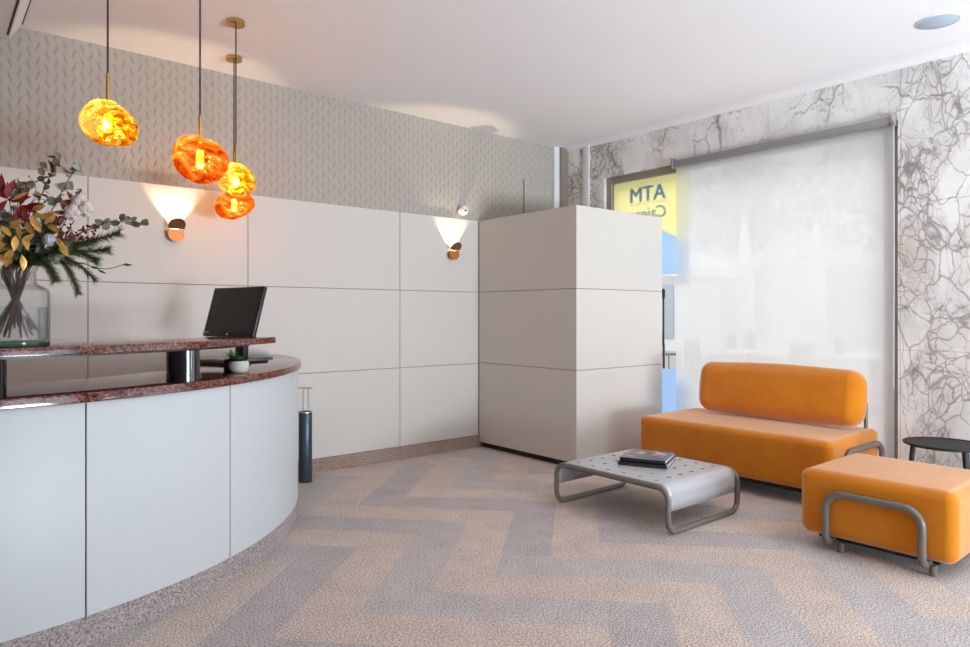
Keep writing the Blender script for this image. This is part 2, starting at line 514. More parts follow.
# floor: carpet planks laid in herringbone
def herringbone():
    bm = B()
    o = Vector((1.002, 2.435)); az = R(42.6)
    bd = Vector((math.cos(az), math.sin(az))); ad = Vector((math.sin(az), -math.cos(az)))
    w = .2485
    rnd = random.Random(3)
    for j in range(-45, 46):
        for m in range(-9, 10):
            for kind in (0, 1):
                if kind == 0:
                    i = j + 8 * m; q = (i, j, i + 4, j + 1); par = j % 2
                else:
                    i = j; s = i - 7 - 8 * m; q = (i, s, i + 1, s + 4); par = i % 2
                c = o + ad * ((q[0] + q[2]) / 2 * w) + bd * ((q[1] + q[3]) / 2 * w)
                if not (XR - 1 < c.x < XW + 1 and YB - 1 < c.y < YW + 1): continue
                vs = []
                for a, b in ((q[0], q[1]), (q[2], q[1]), (q[2], q[3]), (q[0], q[3])):
                    p = o + ad * (a * w) + bd * (b * w)
                    vs.append(bm.verts.new((p.x, p.y, 0)))
                f = bm.faces.new(vs)
                f.material_index = (0 if par == 0 else 2) + (rnd.random() < .45)
    for co, no in (((XR, 0, 0), (-1, 0, 0)), ((XW + .2, 0, 0), (1, 0, 0)), ((0, YB, 0), (0, -1, 0)), ((0, YW, 0), (0, 1, 0))):
        bmesh.ops.bisect_plane(bm, geom=list(bm.verts) + list(bm.edges) + list(bm.faces), plane_co=co, plane_no=no, clear_outer=True)
    for f in bm.faces:
        if f.normal.z < 0: f.normal_flip()
    me = bpy.data.meshes.new('floor'); bm.to_mesh(me); bm.free()
    for c in CAR: me.materials.append(c)
    o_ = bpy.data.objects.new('floor', me); C.objects.link(o_); o_['kind'] = 'structure'
herringbone()

struct('ceiling', box(XR - .15, XW + .25, YB - .15, YW + .15, ZC, ZC + .12), M['ceiling'])
wl = struct('wall_left', box(XR - .15, XW + .25, YW, YW + .15, -.02, ZC), M['paperwall'])
W3 = (1.9, 4.6, .1, 2.6)
bm = B()
for q in ((XR - .15, W3[0], -.02, ZC), (W3[1], XW + .25, -.02, ZC), (W3[0], W3[1], -.02, W3[2]), (W3[0], W3[1], W3[3], ZC)): add_box(bm, q[0], q[1], YB - .15, YB, q[2], q[3])
struct('wall_back', bm, M['plain_wall'])
struct('wall_rear', box(XR - .15, XR, YB, YW, -.02, ZC), mat('brown_low_bounce_paint', srgb(128, 104, 88), .8))  # unseen wall, browned to cut the light it bounces onto the cabinet

# wall panels: three rows of cream boards with fine joints
seams = [XR, -1.21, -.2, .79, 1.783, 3.054, 3.897]
for x0, x1 in zip(seams, seams[1:]):
    for z0, z1 in ((ZB, Z1), (Z1, Z2), (Z2, ZT)):
        p = obj('wall_panel', box(x0 + .0022, x1 - .0022, YL, YL + .006, z0 + .0022, z1 - .0022, .0015, 1), M['panel'], wl, smooth=False)
jb = B()
add_box(jb, XR, 3.897, YL + .0062, YW, 0, ZT - .003)
obj('panel_backing', jb, M['joint'], wl, smooth=False)
bb = struct('baseboard_left', box(XR, 3.9, YL + .001, YL + .006, 0, ZB - .002), carpet('baseboard_carpet', srgb(112, 90, 80), srgb(184, 160, 148)))

# marble window wall with the blinded opening and an added, unseen second one
W1 = (1.715, 4.255, 0.0, 2.51)
W2 = (-2.5, 1.02, 0.0, 2.45)
bm = B(); T = .22
def wseg(y0, y1, z0, z1): add_box(bm, XW, XW + T, y0, y1, z0, z1)
wseg(W1[1], YW, -.02, ZC); wseg(W1[0], W1[1], W1[3], ZC); wseg(W2[1], W1[0], -.02, ZC)
wseg(W2[0], W2[1], W2[3], ZC); wseg(YB, W2[0], -.02, ZC)
struct('wall_window', bm, M['marble'])
# brown corner strip, white edge strip, cove along the ceiling
struct('trim_1', box(XW - .095, XW, 4.72, YW, 0, ZC), M['frame'])
struct('trim_2', box(XW - .018, XW, 4.432, 4.515, 0, ZC - .02, .006, 2), M['white'], smooth=True)
struct('trim_3', box(4.862, XW - .096, YW - .03, YW, ZT, ZC), M['white'])
bm = B()
prof = [(XW, 2.845)] + [(XW - .012 - .10 * (1 - math.cos(R(a))), 2.85 + .034 * math.sin(R(a))) for a in range(0, 91, 15)] + [(XW, ZC)]
ra = [bm.verts.new((x, YB, z)) for x, z in prof]; rb = [bm.verts.new((x, 4.845 - .06, z)) for x, z in prof]
for k in range(len(prof)):
    q = (k + 1) % len(prof); bm.faces.new((ra[k], ra[q], rb[q], rb[k]))
bm.faces.new(ra); bm.faces.new(rb[::-1])
struct('trim_4', bm, M['ceiling'], smooth=True)

def window(name, W, mull=()):
    y0, y1, z0, z1 = W; x0, x1 = XW + .035, XW + .085; f = .06
    bm = B()
    add_box(bm, x0, x1, y1 - f, y1, z0, z1, .004, 1)
    add_box(bm, x0, x1, y0, y0 + .10, z0, z1, .004, 1)
    add_box(bm, x0, x1, y0 + .10, y1 - f, z1 - f, z1, .004, 1)
    add_box(bm, x0, x1, y0 + .10, y1 - f, z0, z0 + f, .004, 1)
    for m in mull: add_box(bm, x0, x1, m - .03, m + .03, z0 + f, z1 - f, .004, 1)
    o = struct(name, bm, M['frame'])
    g = B()
    ys = [y0 + .10] + list(mull) + [y1 - f]
    vs = [g.verts.new((XW + .06, y, z)) for y, z in ((y0 + .10, z0 + f), (y1 - f, z0 + f), (y1 - f, z1 - f), (y0 + .10, z1 - f))]
    g.faces.new(vs)
    obj('glass_pane', g, M['glass'], o, smooth=False)
    return o
window('window_1', W1)
window('unseen_window_2', W2, (-.75,))  # unseen window, added to let light in from the right
bm = B()
for x0, x1 in ((W3[0], W3[0] + .06), ((W3[0] + W3[1]) / 2 - .03, (W3[0] + W3[1]) / 2 + .03), (W3[1] - .06, W3[1])): add_box(bm, x0, x1, YB - .10, YB - .05, W3[2], W3[3], .004, 1)
for z0, z1 in ((W3[2], W3[2] + .06), (W3[3] - .06, W3[3])): add_box(bm, W3[0], W3[1], YB - .10, YB - .05, z0, z1, .004, 1)
w3 = struct('unseen_window_3', bm, M['frame'])  # unseen window, added to light counter and cabinet from behind the camera
g = B(); g.faces.new([g.verts.new((x, YB - .075, z)) for x, z in ((W3[0], W3[2]), (W3[1], W3[2]), (W3[1], W3[3]), (W3[0], W3[3]))])
obj('glass_pane', g, M['glass'], w3, smooth=False)

# ------------------------------------------------------------------ lettering and coloured film stuck on the outside of the glass
XS = XW + .068
sg = thing('window_sticker', 'yellow and blue ATM sticker film on the window behind the beige cabinet', 'sign', (XS, 3.8, .2))
def sheet(pts, x, th=.0012):
    bm = B()
    a = [bm.verts.new((x, y, z)) for y, z in pts]; b = [bm.verts.new((x + th, y, z)) for y, z in pts]
    bm.faces.new(a); bm.faces.new(b[::-1])
    for k in range(len(pts)):
        q = (k + 1) % len(pts); bm.faces.new((a[k], a[q], b[q], b[k]))
    return bm
def curve_z(y): return 1.845 + .28 * (y - 3.45) + .12 * math.sin((y - 3.3) * 2.2) - .02
ysamp = [3.36 + (4.19 - 3.36) * i / 16 for i in range(17)]
obj('yellow_film', sheet([(y, curve_z(y)) for y in ysamp] + [(4.19, 2.446), (3.36, 2.446)], XS), M['film_yellow'], sg, smooth=False)
obj('blue_film', sheet([(3.36, 1.56), (4.19, 1.56)] + [(y, curve_z(y)) for y in ysamp[::-1]], XS), M['film_blue'], sg, smooth=False)
obj('lower_blue_film', sheet([(3.36, .18), (4.19, .18), (4.19, .72), (3.36, .72)], XS), M['film_blue'], sg, smooth=False)
obj('rule_line', sheet([(3.57, 2.222), (4.0, 2.222), (4.0, 2.226), (3.57, 2.226)], XS + .002), M['film_ink'], sg, smooth=False)
def lettering(body, y, z, size, name, shear=0, off=0, width=None, bold=0):
    cu = bpy.data.curves.new(name, 'FONT'); cu.body = body; cu.size = size; cu.shear = shear; cu.offset = off; cu.extrude = .0004
    o = bpy.data.objects.new(name, cu); C.objects.link(o)
    bpy.context.view_layer.update()
    me = bpy.data.meshes.new_from_object(o.evaluated_get(bpy.context.evaluated_depsgraph_get()))
    bpy.data.objects.remove(o); bpy.data.curves.remove(cu)
    xs = [v.co.x for v in me.vertices]; s = (width / (max(xs) - min(xs))) if width else 1
    bm = B(); bm.from_mesh(me); bpy.data.meshes.remove(me)
    x0 = min(xs)
    for v in bm.verts:
        v.co = Vector((XS + .004 + v.co.z, y + (v.co.x - x0) * s, z + v.co.y))
    for k in range(1, bold + 1):        # heavier strokes
        g = bmesh.ops.duplicate(bm, geom=[f for f in bm.faces if not f.tag] + [v for v in bm.verts if not v.tag] + [e for e in bm.edges if not e.tag])['geom']
        for el in g:
            el.tag = True
            if isinstance(el, bmesh.types.BMVert): el.co.y += .007 * k; el.co.x += .001 * k
    return obj(name, bm, M['film_ink'], sg, smooth=False)
lettering('ATM', 3.6, 2.245, .195, 'lettering', width=.385, bold=2)
lettering('Cajero', 3.6, 2.085, .15, 'lettering', shear=.22, bold=1)

# ------------------------------------------------------------------ roller blind
rb = thing('roller_blind', 'white translucent roller blind lowered over the big window', 'blind', (5.0, 2.6, .05))
bm = B()
n = 24
rows = []
for k in range(13):
    z = .05 + (2.49 - .05) * k / 12
    rows.append([bm.verts.new((5.012 + .0015 * math.sin(i * .9), 1.73 + (3.436 - 1.73) * i / n, z)) for i in range(n + 1)])
for a, b in zip(rows, rows[1:]):
    for i in range(n): bm.faces.new((a[i], a[i + 1], b[i + 1], b[i]))
obj('fabric', bm, M['blind'], rb)
obj('head_rail', box(4.975, 5.028, 1.738, 3.44, 2.472, 2.528, .008, 3), M['alu'], rb)
bm = B(); add_tube(bm, [(5.012, 1.73, .05), (5.012, 3.436, .05)], .012, 12); obj('bottom_bar', bm, M['alu'], rb)
obj('end_bracket', box(4.968, 5.03, 1.718, 1.74, 2.465, 2.55, .004, 2), M['chrome'], rb)
obj('end_bracket', box(4.968, 5.03, 3.442, 3.462, 2.465, 2.55, .004, 2), M['alu'], rb)
bm = B(); add_tube(bm, [(4.985, 1.724, 2.47), (4.985, 1.722, 1.6), (4.985, 1.724, .7)], .0022, 6); obj('pull_chain', bm, M['white'], rb)

# ------------------------------------------------------------------ tall beige cabinet in the corner
X0, X1, Y0, Y1 = 3.897, 5.0, 3.572, YL - .004
cb = thing('corner_cabinet', 'tall plain beige panelled cabinet standing in the corner by the window', 'cabinet', (4.45, 4.17, 0))
obj('plinth', box(X0 + .04, X1 - .03, Y0 + .04, Y1, 0, .05), M['shadow_gap'], cb, smooth=False)
obj('body', box(X0 + .0062, X1 - .002, Y0 + .0062, Y1, .05, ZT - .004), M['joint'], cb, smooth=False)
for z0, z1 in ((.048, Z1 + .008), (Z1 + .008, Z2), (Z2, ZT)):
    g = .0025
    obj('front_panel', box(X0 + .006, X1, Y0, Y0 + .006, z0 + g, z1 - g, .0015, 1), M['cabinet'], cb, smooth=False)
    obj('side_panel', box(X0, X0 + .006, Y0, Y1 - .004, z0 + g, z1 - g, .0015, 1), M['cabinet'], cb, smooth=False)
obj('top_panel', box(X0 + .014, X1, Y0 + .014, Y1, ZT - .004, ZT - .001), M['cabinet'], cb, smooth=False)

# small hatch in the wallpaper above the cabinet
ht = thing('wall_hatch', 'small papered service hatch high on the wall above the cabinet', 'hatch', (4.67, YW, 2.1))
obj('hatch_door', box(4.472, 4.84, YW - .012, YW, 2.09, 2.505, .002, 1), M['paperwall'], ht, smooth=False)
obj('hatch_edge', box(4.464, 4.472, YW - .012, YW, 2.085, 2.508), M['frame'], ht, smooth=False)

# ------------------------------------------------------------------ curved reception counter
CX_, CY_ = 0.0, 4.68
ct = thing('reception_counter', 'curved white reception counter topped with polished red granite', 'counter', (0, 2.9, 0))
RF = 1.93
A0, A1 = -176, -1.5
def ang_at(ux, uy, RF=RF): # angle where the ray from the camera meets the counter front
    # |t*u - c| = RF, nearest t
    b = uy * CY_; uu = ux * ux + uy * uy
    t = (b - math.sqrt(b * b - uu * (CY_ ** 2 - RF ** 2))) / uu
    return math.degrees(math.atan2(t * uy - CY_, t * ux))
cuts = [A0, -160, -131, ang_at(.1872, 1.1452), ang_at(.3508, 1.0092), -34.0, -17, A1]
for a, b in zip(cuts, cuts[1:]):
    obj('front_panel', arc_slab(RF - .025, RF, a + .09, b - .09, .108, .884, CX_, CY_, 24, .002), M['front'], ct)
obj('carcass', arc_slab(1.42, RF - .012, A0, A1, .0, .884, CX_, CY_, 64), M['shadow_gap'], ct)
obj('plinth', arc_slab(1.7, RF - .008, A0, A1, .0, .106, CX_, CY_, 64), M['plinth'], ct)
obj('worktop', arc_slab(1.38, 1.95, A0, -.4, .886, .921, CX_, CY_, 96, .002), M['granite'], ct)
LZ = 1.060
obj('ledge', arc_slab(1.60, 1.952, -150, -45.4, LZ, LZ + .029, CX_, CY_, 80, .002), M['granite'], ct)
obj('ledge_rail', arc_slab(1.66, 1.93, -149, -52, LZ - .008, LZ - .0005, CX_, CY_, 60), M['black'], ct)
for th in (ang_at(.0705, 1.2426, 1.872), ang_at(.2975, 1.0534, 1.872)):
    a = R(th); px, py = CX_ + 1.872 * math.cos(a), CY_ + 1.872 * math.sin(a)
    bm = B(); add_cyl(bm, (px, py), .066, .9205, LZ - .006, 36)
    obj('ledge_post', bm, M['gloss_black'], ct)

# ------------------------------------------------------------------ things on the counter
WT = .9215
# monitor
def place(bm, mtx):
    bmesh.ops.transform(bm, matrix=mtx, verts=bm.verts); return bm
mon_c = Vector((1.36, 3.97, WT))
mt = thing('computer_monitor', 'black flat computer monitor tilted back behind the granite ledge', 'monitor', mon_c)
# camera bearing at the monitor, turned 50 degrees to its left
view = Vector((-mon_c.x, -mon_c.y, 0)).normalized()
fac = Matrix.Rotation(R(-54), 3, 'Z') @ view                       # facing direction
rightv = Vector((-fac.y, fac.x, 0))                                 # screen's own right as one looks at it
rot = Matrix((( rightv.x, -fac.x, 0, 0), (rightv.y, -fac.y, 0, 0), (0, 0, 1, 0), (0, 0, 0, 1)))
def mloc(z, tilt): return Matrix.Translation(mon_c) @ rot @ Matrix.Translation((0, 0, z)) @ Matrix.Rotation(R(-tilt), 4, 'X')
TW, TH_ = .46, .30
scr = mloc(.155, 16)
obj('bezel', place(box(-TW / 2, TW / 2, 0, .024, 0, TH_, .005, 2), scr), M['black'], mt)
obj('screen', place(box(-TW / 2 + .012, TW / 2 - .012, -.0015, .001, .026, TH_ - .012), scr), M['screen'], mt, smooth=False)
obj('maker_mark', place(box(-.006, .006, -.002, 0, .008, .018, .003, 2), scr), M['chrome'], mt)
obj('sticker', place(box(-TW / 2 + .003, -TW / 2 + .022, -.002, 0, .004, .02), scr), mat('blue_sticker', srgb(80, 130, 200), .4), mt, smooth=False)
obj('side_sticker', place(box(-TW / 2 + .003, -TW / 2 + .05, -.002, 0, .021, .027), scr), mat('orange_sticker', srgb(196, 160, 130), .4), mt, smooth=False)
obj('neck', place(box(-.04, .04, .085, .12, .012, .30, .006, 2), Matrix.Translation(mon_c) @ rot), M['black'], mt)
obj('base', place(box(-.11, .11, .02, .21, 0, .012, .005, 2), Matrix.Translation(mon_c) @ rot), M['black'], mt)

# keyboard
kc = Vector((1.30, 3.90, WT))
ky = thing('keyboard', 'black keyboard lying on the granite worktop under the monitor', 'keyboard', kc)
krot = Matrix.Translation(kc) @ Matrix.Rotation(math.atan2(rightv.y, rightv.x) + R(2), 4, 'Z')
obj('keyboard_case', place(box(-.18, .18, -.065, .065, 0, .016, .004, 2), krot), M['black'], ky)
bm = B()
for r_ in range(5):
    for c_ in range(15):
        add_box(bm, -.17 + c_ * .0228, -.17 + c_ * .0228 + .0185, -.058 + r_ * .0235, -.058 + r_ * .0235 + .019, .0155, .0205)
obj('keys', place(bm, krot), M['black_matt'], ky, smooth=False)
pc = Vector((1.66, 4.33, WT))
pr = Matrix.Translation(pc) @ Matrix.Rotation(R(8), 4, 'Z')
tag(obj('notebook', place(box(-.075, .075, -.105, .105, .0, .009, .001, 1), pr), mat('grey_blue_cover', srgb(120, 128, 146), .5)), 'thin grey-blue notebook on the worktop right of the pots', 'notebook')

# two small pots with succulents
def on_ring(th, r): return Vector((CX_ + r * math.cos(R(th)), CY_ + r * math.sin(R(th)), WT))
pw = Vector((1.175, 3.262, WT))
p1 = thing('potted_succulent', 'rosette succulent in a round white stone pot on the granite', 'potted plant', pw)
bm = B()
add_lathe(bm, [(0, 0), (.028, 0), (.041, .012), (.048, .032), (.047, .046), (.042, .058), (.039, .058), (.042, .046), (.036, .044), (0, .044)], pw, 32)
obj('pot', bm, M['pot_white'], p1)
bm = B(); add_lathe(bm, [(0, .05), (.038, .049), (.038, .046), (0, .045)], pw, 20); obj('soil', bm, M['soil'], p1)
bm = B()
for ring, (cnt, el, L) in enumerate(((9, 12, .046), (8, 35, .04), (6, 58, .032), (4, 78, .024))):
    for k in range(cnt):
        a = 2 * PI * (k + ring * .5) / cnt
        d = Vector((math.cos(a) * math.cos(R(el)), math.sin(a) * math.cos(R(el)), math.sin(R(el))))
        add_leaf(bm, pw + Vector((0, 0, .056)), d, (0, 0, 1), L, .02, .05)
obj('leaves', bm, M['leaf_green'], p1)
pd = pw - Vector((.768, -.64, 0)) * .047 + Vector((.64, .768, 0)) * .035
p2 = thing('potted_succulent', 'spiky pale succulent in a small dark square pot on the granite', 'potted plant', pd)
bm = B()
prf = place(box(-.027, .027, -.027, .027, 0, .06, .004, 2), Matrix.Translation(pd) @ Matrix.Rotation(R(38), 4, 'Z'))
obj('pot', prf, M['pot_dark'], p2)
obj('soil', place(box(-.026, .026, -.026, .026, .06, .063), Matrix.Translation(pd) @ Matrix.Rotation(R(38), 4, 'Z')), M['soil'], p2)
bm = B()
rr = random.Random(5)
for k in range(22):
    a = rr.random() * 2 * PI; el = R(rr.uniform(15, 85))
    d = Vector((math.cos(a) * math.cos(el), math.sin(a) * math.cos(el), math.sin(el)))
    add_leaf(bm, pd + Vector((0, 0, .06)), d, (0, 0, 1), rr.uniform(.04, .062), .011, .1, 'lance')
obj('leaves', bm, M['leaf_light'], p2)

# ------------------------------------------------------------------ vase and bouquet
V = Vector((.260, 2.931, LZ + .0295))
vs = thing('glass_vase', 'clear glass bottle vase with greenish base on the granite ledge', 'vase', V)
bm = B()
ou = [(0, 0), (.098, 0), (.104, .008), (.104, .185), (.100, .203), (.082, .214), (.066, .222), (.061, .232), (.061, .266), (.067, .276), (.067, .282)]
inn = [(.062, .282), (.056, .266), (.056, .232), (.061, .219), (.094, .2), (.099, .184), (.099, .022), (.09, .016), (0, .016)]
add_lathe(bm, ou + inn, V, 48)
obj('glass_body', bm, M['vase'], vs)
bm = B(); add_lathe(bm, [(0, .001), (.1035, .001), (.1045, .006), (.1045, .014), (0, .0155)], V, 48); obj('green_foot', bm, M['vase_green'], vs)
bm = B(); add_lathe(bm, [(0, .017), (.0985, .023), (.0985, .138), (0, .138)], V, 48)
wt = obj('water', bm, M['water']); tag(wt, 'clear water filling the glass vase halfway', 'water'); wt['kind'] = 'stuff'

RV = Vector((.768, -.640, 0)); FV = Vector((.0884, .996, 0))
S = 2.42 / 677
def vp(px, py, d=0.0):
    """a point of the bouquet: to the right, up and forward of the vase's axis, in steps of its photographed scale"""
    return V + RV * ((px - 16.2) * S) + Vector((0, 0, (346 - py) * S)) + FV * d
NECK = vp(20, 268)
def spline(pts, n=6):
    pts = [Vector(p) for p in pts]; out = []
    for i in range(len(pts) - 1):
        p0 = pts[max(i - 1, 0)]; p1 = pts[i]; p2 = pts[i + 1]; p3 = pts[min(i + 2, len(pts) - 1)]
        for k in range(n):
            t = k / n
            out.append(.5 * ((2 * p1) + (p2 - p0) * t + (2 * p0 - 5 * p1 + 4 * p2 - p3) * t * t + (3 * p1 - p0 - 3 * p2 + p3) * t ** 3))
    out.append(pts[-1]); return out
stem_i = [0]
def root_pts():
    """lower end of a stem: a foot in the water and the crossing point in the neck"""
    k = stem_i[0]; stem_i[0] += 1
    a = k * 2.399; r = .035 + .05 * ((k * 37) % 10) / 10
    foot = V + Vector((math.cos(a) * r, math.sin(a) * r, .03 + .07 * ((k * 53) % 10) / 10))
    cross = V + Vector((-math.cos(a) * .022, -math.sin(a) * .022, .205 + .01 * (k % 3)))
    top = V + Vector((-math.cos(a) * .04, -math.sin(a) * .04, .275))
    return [foot, foot.lerp(cross, .5), cross, top]
rb_ = random.Random(21)
def rv(): return Vector((rb_.uniform(-1, 1), rb_.uniform(-1, 1), rb_.uniform(-1, 1)))
def stem(name, label, pts, r0=.0035, r1=.0012, m='twig', cat='stem', group=None):
    t = thing(name, label, cat, V + Vector((0, 0, .03)), group)
    path = spline(root_pts() + list(pts), 5)
    n_ = len(path)
    bm = B(); add_tube(bm, path, [r0 + (r1 - r0) * i / (n_ - 1) for i in range(n_)], 6)
    obj('stem', bm, M[m], t)
    return t, path

def euca(label, pts, leaves, size=.03, m='euca', sub=2):
    t, path = stem('eucalyptus_branch', label, pts, m='twig', cat='branch')
    bm = B()
    start = len(path) - 5 * (len(pts) - 1)
    seq = path[start:]
    for i, p in enumerate(seq):
        for s in range(sub):
            d = (seq[min(i + 1, len(seq) - 1)] - seq[max(i - 1, 0)]).normalized()
            side = (rv() - d * .2).normalized()
            add_leaf(bm, p, side + d * .5, rv() + Vector((0, 0, .6)) - FV * .4, size * rb_.uniform(.75, 1.25), size * rb_.uniform(.6, .9), .12)
    for (px, py, d) in leaves:
        for s in range(2):
            add_leaf(bm, vp(px, py, d), rv(), rv() - FV, size * 1.1, size * .85, .1)
    obj('leaves', bm, M[m], t)
    return t
euca('tall grey-green eucalyptus branch rising highest above the vase', [vp(26, 240), vp(38, 205), vp(48, 182), vp(57, 160, -.02)],
     [(57, 158, 0), (62, 166, .01), (44, 176, 0), (47, 168, -.01), (36, 186, 0), (52, 173, 0), (60, 160, -.02)], .027, sub=2)
euca('blue-grey eucalyptus branch left of the cotton bolls', [vp(34, 245, -.03), vp(52, 212, -.06), vp(66, 186, -.08), vp(76, 172, -.09)],
     [(75, 170, -.09), (72, 178, -.08), (66, 187, -.08), (60, 192, -.07), (62, 206, -.06), (56, 202, -.06), (80, 193, -.05), (79, 173, -.08)], .029, 'euca_blue', 1)
euca('grey-green eucalyptus branch reaching far right over the pine twigs', [vp(50, 248, -.05), vp(86, 232, -.04), vp(112, 223, -.02), vp(141, 223, 0)],
     [(103, 226, -.03), (110, 225, -.02), (120, 221, -.01), (131, 222, 0), (141, 225, 0)], .03, sub=1)
euca('short eucalyptus branch at the upper left with closed leaves', [vp(14, 235, .05), vp(18, 205, .06), vp(22, 184, .06)],
     [(20, 186, .06), (17, 190, .06), (25, 182, .05), (14, 195, .05)], .034, sub=1)
euca('blue-grey eucalyptus tuft at the left edge of the bouquet', [vp(6, 250, -.04), vp(2, 225, -.07), vp(-6, 212, -.08)],
     [(6, 222, -.07), (12, 226, -.06), (18, 222, -.06), (0, 218, -.07), (22, 228, -.05)], .034, 'euca_blue', 2)
euca('blue-grey eucalyptus tuft filling the middle of the bouquet', [vp(30, 255, -.04), vp(38, 240, -.08), vp(44, 228, -.1)],
     [(36, 252, -.09), (42, 258, -.08), (54, 255, -.08), (30, 246, -.1), (64, 262, -.06)], .03, 'euca_blue', 2)

def pine(label, pts, dens=26, L=.03):
    dens = int(dens * 1.3); L *= 1.2
    t, path = stem('pine_branch', label, pts, m='twig', cat='branch')
    start = len(path) - 5 * (len(pts) - 1) - 3
    seq = path[start:]
    bm = B()
    for i in range(len(seq) - 1):
        a, b = seq[i], seq[i + 1]; d = (b - a).normalized()
        for k in range(dens):
            p = a.lerp(b, k / dens)
            s = (rv()); s = (s - d * s.dot(d)).normalized()
            dd = (d * .8 + s * .8 + Vector((0, 0, -.15))).normalized()
            e = p + dd * L * rb_.uniform(.6, 1.1)
            w = dd.cross(s).normalized() * .0014
            bm.faces.new([bm.verts.new(q) for q in (p - w, p + w, e)])
            w2 = dd.cross(w).normalized() * .0011
            bm.faces.new([bm.verts.new(q) for q in (p - w2, p + w2, e)])
    obj('needles', bm, M['pine'], t, smooth=False)
pine('pine branch pointing right towards the wall lamp', [vp(42, 256, -.06), vp(78, 246, -.06), vp(118, 234, -.05)], 34, .034)
pine('pine branch stretching right below the longest one', [vp(40, 260, -.05), vp(72, 254, -.04), vp(108, 250, -.03)], 34, .034)
pine('drooping pine branch hanging lowest at the right of the vase', [vp(40, 262, -.07), vp(62, 264, -.08), vp(72, 280, -.08), vp(77, 293, -.08)], 26, .024)
pine('pine branch bending down beside the vase neck', [vp(36, 262, -.09), vp(48, 268, -.1), vp(54, 280, -.1)], 36, .032)
pine('pine branch drooping to the lower right', [vp(46, 258, -.06), vp(72, 262, -.06), vp(94, 280, -.05)], 26, .026)
pine('dark pine branch across the front of the vase neck', [vp(30, 262, -.1), vp(44, 258, -.12), vp(60, 250, -.12)], 40, .036)
pine('dark pine branch at the left of the vase neck', [vp(12, 262, -.08), vp(2, 254, -.1), vp(-14, 248, -.1)], 40, .036)
pine('pine tuft behind the gold leaves', [vp(20, 255, .04), vp(26, 236, .05), vp(32, 222, .05)], 40, .036)
pine('dark pine tuft in the heart of the bouquet', [vp(28, 258, -.03), vp(40, 238, -.05), vp(52, 220, -.05)], 46, .036)
pine('dark pine tuft behind the dark red leaves', [vp(16, 258, .0), vp(8, 236, .01), vp(4, 216, .01)], 44, .036)
pine('pine branch behind the red berries', [vp(44, 254, .03), vp(70, 244, .04), vp(96, 240, .05)], 34, .034)

pine('fluffy pine twig spreading right under the berries', [vp(44, 256, -.05), vp(70, 250, -.07), vp(96, 262, -.06)], 34, .034)
pine('dark pine twig between the gold leaves and the vase', [vp(24, 262, -.06), vp(16, 250, -.1), vp(14, 236, -.1)], 44, .034)
euca('blue-grey eucalyptus tuft over the right rim of the vase', [vp(34, 258, -.06), vp(44, 252, -.1), vp(56, 256, -.1)],
     [(40, 262, -.11), (50, 262, -.11), (60, 250, -.1), (34, 256, -.11), (66, 256, -.09)], .026, 'euca_blue', 2)
def sprig(name, label, pts, m, leaves, L, W, shape, mstem='twig', cat='stem'):
    t, path = stem(name, label, pts, m=mstem, cat=cat)
    bm = B()
    for (px, py, d, dx, dz) in leaves:
        add_leaf(bm, vp(px, py, d), RV * dx + Vector((0, 0, dz)) - FV * .25 + rv() * .2, -FV + rv() * .5, L * rb_.uniform(.85, 1.2), W * rb_.uniform(.85, 1.15), .2, shape)
    obj('leaves', bm, M[m], t)
sprig('gold_leaf_sprig', 'gilded leaf sprig at the left edge of the bouquet', [vp(8, 258, -.1), vp(2, 240, -.13)], 'gold',
      [(6, 238, -.14, -.6, -.4), (14, 252, -.15, -.7, -.8), (16, 240, -.15, .2, -1), (0, 258, -.15, .9, -.5), (10, 232, -.14, .9, .5), (2, 230, -.13, .7, -.8), (0, 244, -.14, .4, -1), (8, 248, -.14, -.9, -.3), (-4, 252, -.14, .8, .1), (12, 258, -.13, -.4, -.8)], .050, .025, 'lance')
sprig('gold_leaf_sprig', 'gilded leaf sprig in the centre of the bouquet', [vp(26, 256, -.11), vp(26, 234, -.14)], 'gold',
      [(20, 230, -.15, -.1, -1), (26, 226, -.14, .5, -1), (34, 226, -.13, .5, -.8), (30, 222, -.13, 1, .2), (38, 222, -.13, 1, .3), (24, 240, -.14, .3, -1), (22, 258, -.15, .1, -1)], .048, .023, 'lance')
sprig('gold_leaf_sprig', 'gilded leaf sprig under the cotton bolls', [vp(36, 254, -.09), vp(48, 236, -.12)], 'gold',
      [(54, 240, -.13, .5, -.8), (58, 246, -.13, .5, -.7), (44, 228, -.12, 1, .4), (42, 218, -.11, .9, -.1), (50, 232, -.12, 1, -.3)], .05, .024, 'lance')
sprig('gold_leaf_sprig', 'thin gilded leaf lying over the dark red leaves', [vp(14, 245, -.05), vp(14, 212, -.11)], 'gold',
      [(12, 205, -.12, 1, .35)], .06, .014, 'lance')
sprig('red_leaf_sprig', 'dark red pointed leaves at the upper left of the bouquet', [vp(12, 250, -.03), vp(12, 218, -.08), vp(10, 204, -.09)], 'red',
      [(8, 203, -.1, -.8, .6), (8, 203, -.1, .3, 1), (8, 204, -.1, -.6, -.7), (8, 204, -.1, .9, .1), (4, 198, -.1, -.3, 1),
       (20, 210, -.1, .8, -.2), (20, 210, -.1, -.2, -1), (20, 210, -.1, .6, .8), (20, 211, -.1, .3, -.9), (2, 208, -.1, -.9, .1), (6, 200, -.09, .6, .9), (14, 206, -.1, .9, .4), (24, 212, -.1, .9, .2), (24, 212, -.1, .3, -1)], .062, .024, 'lance')

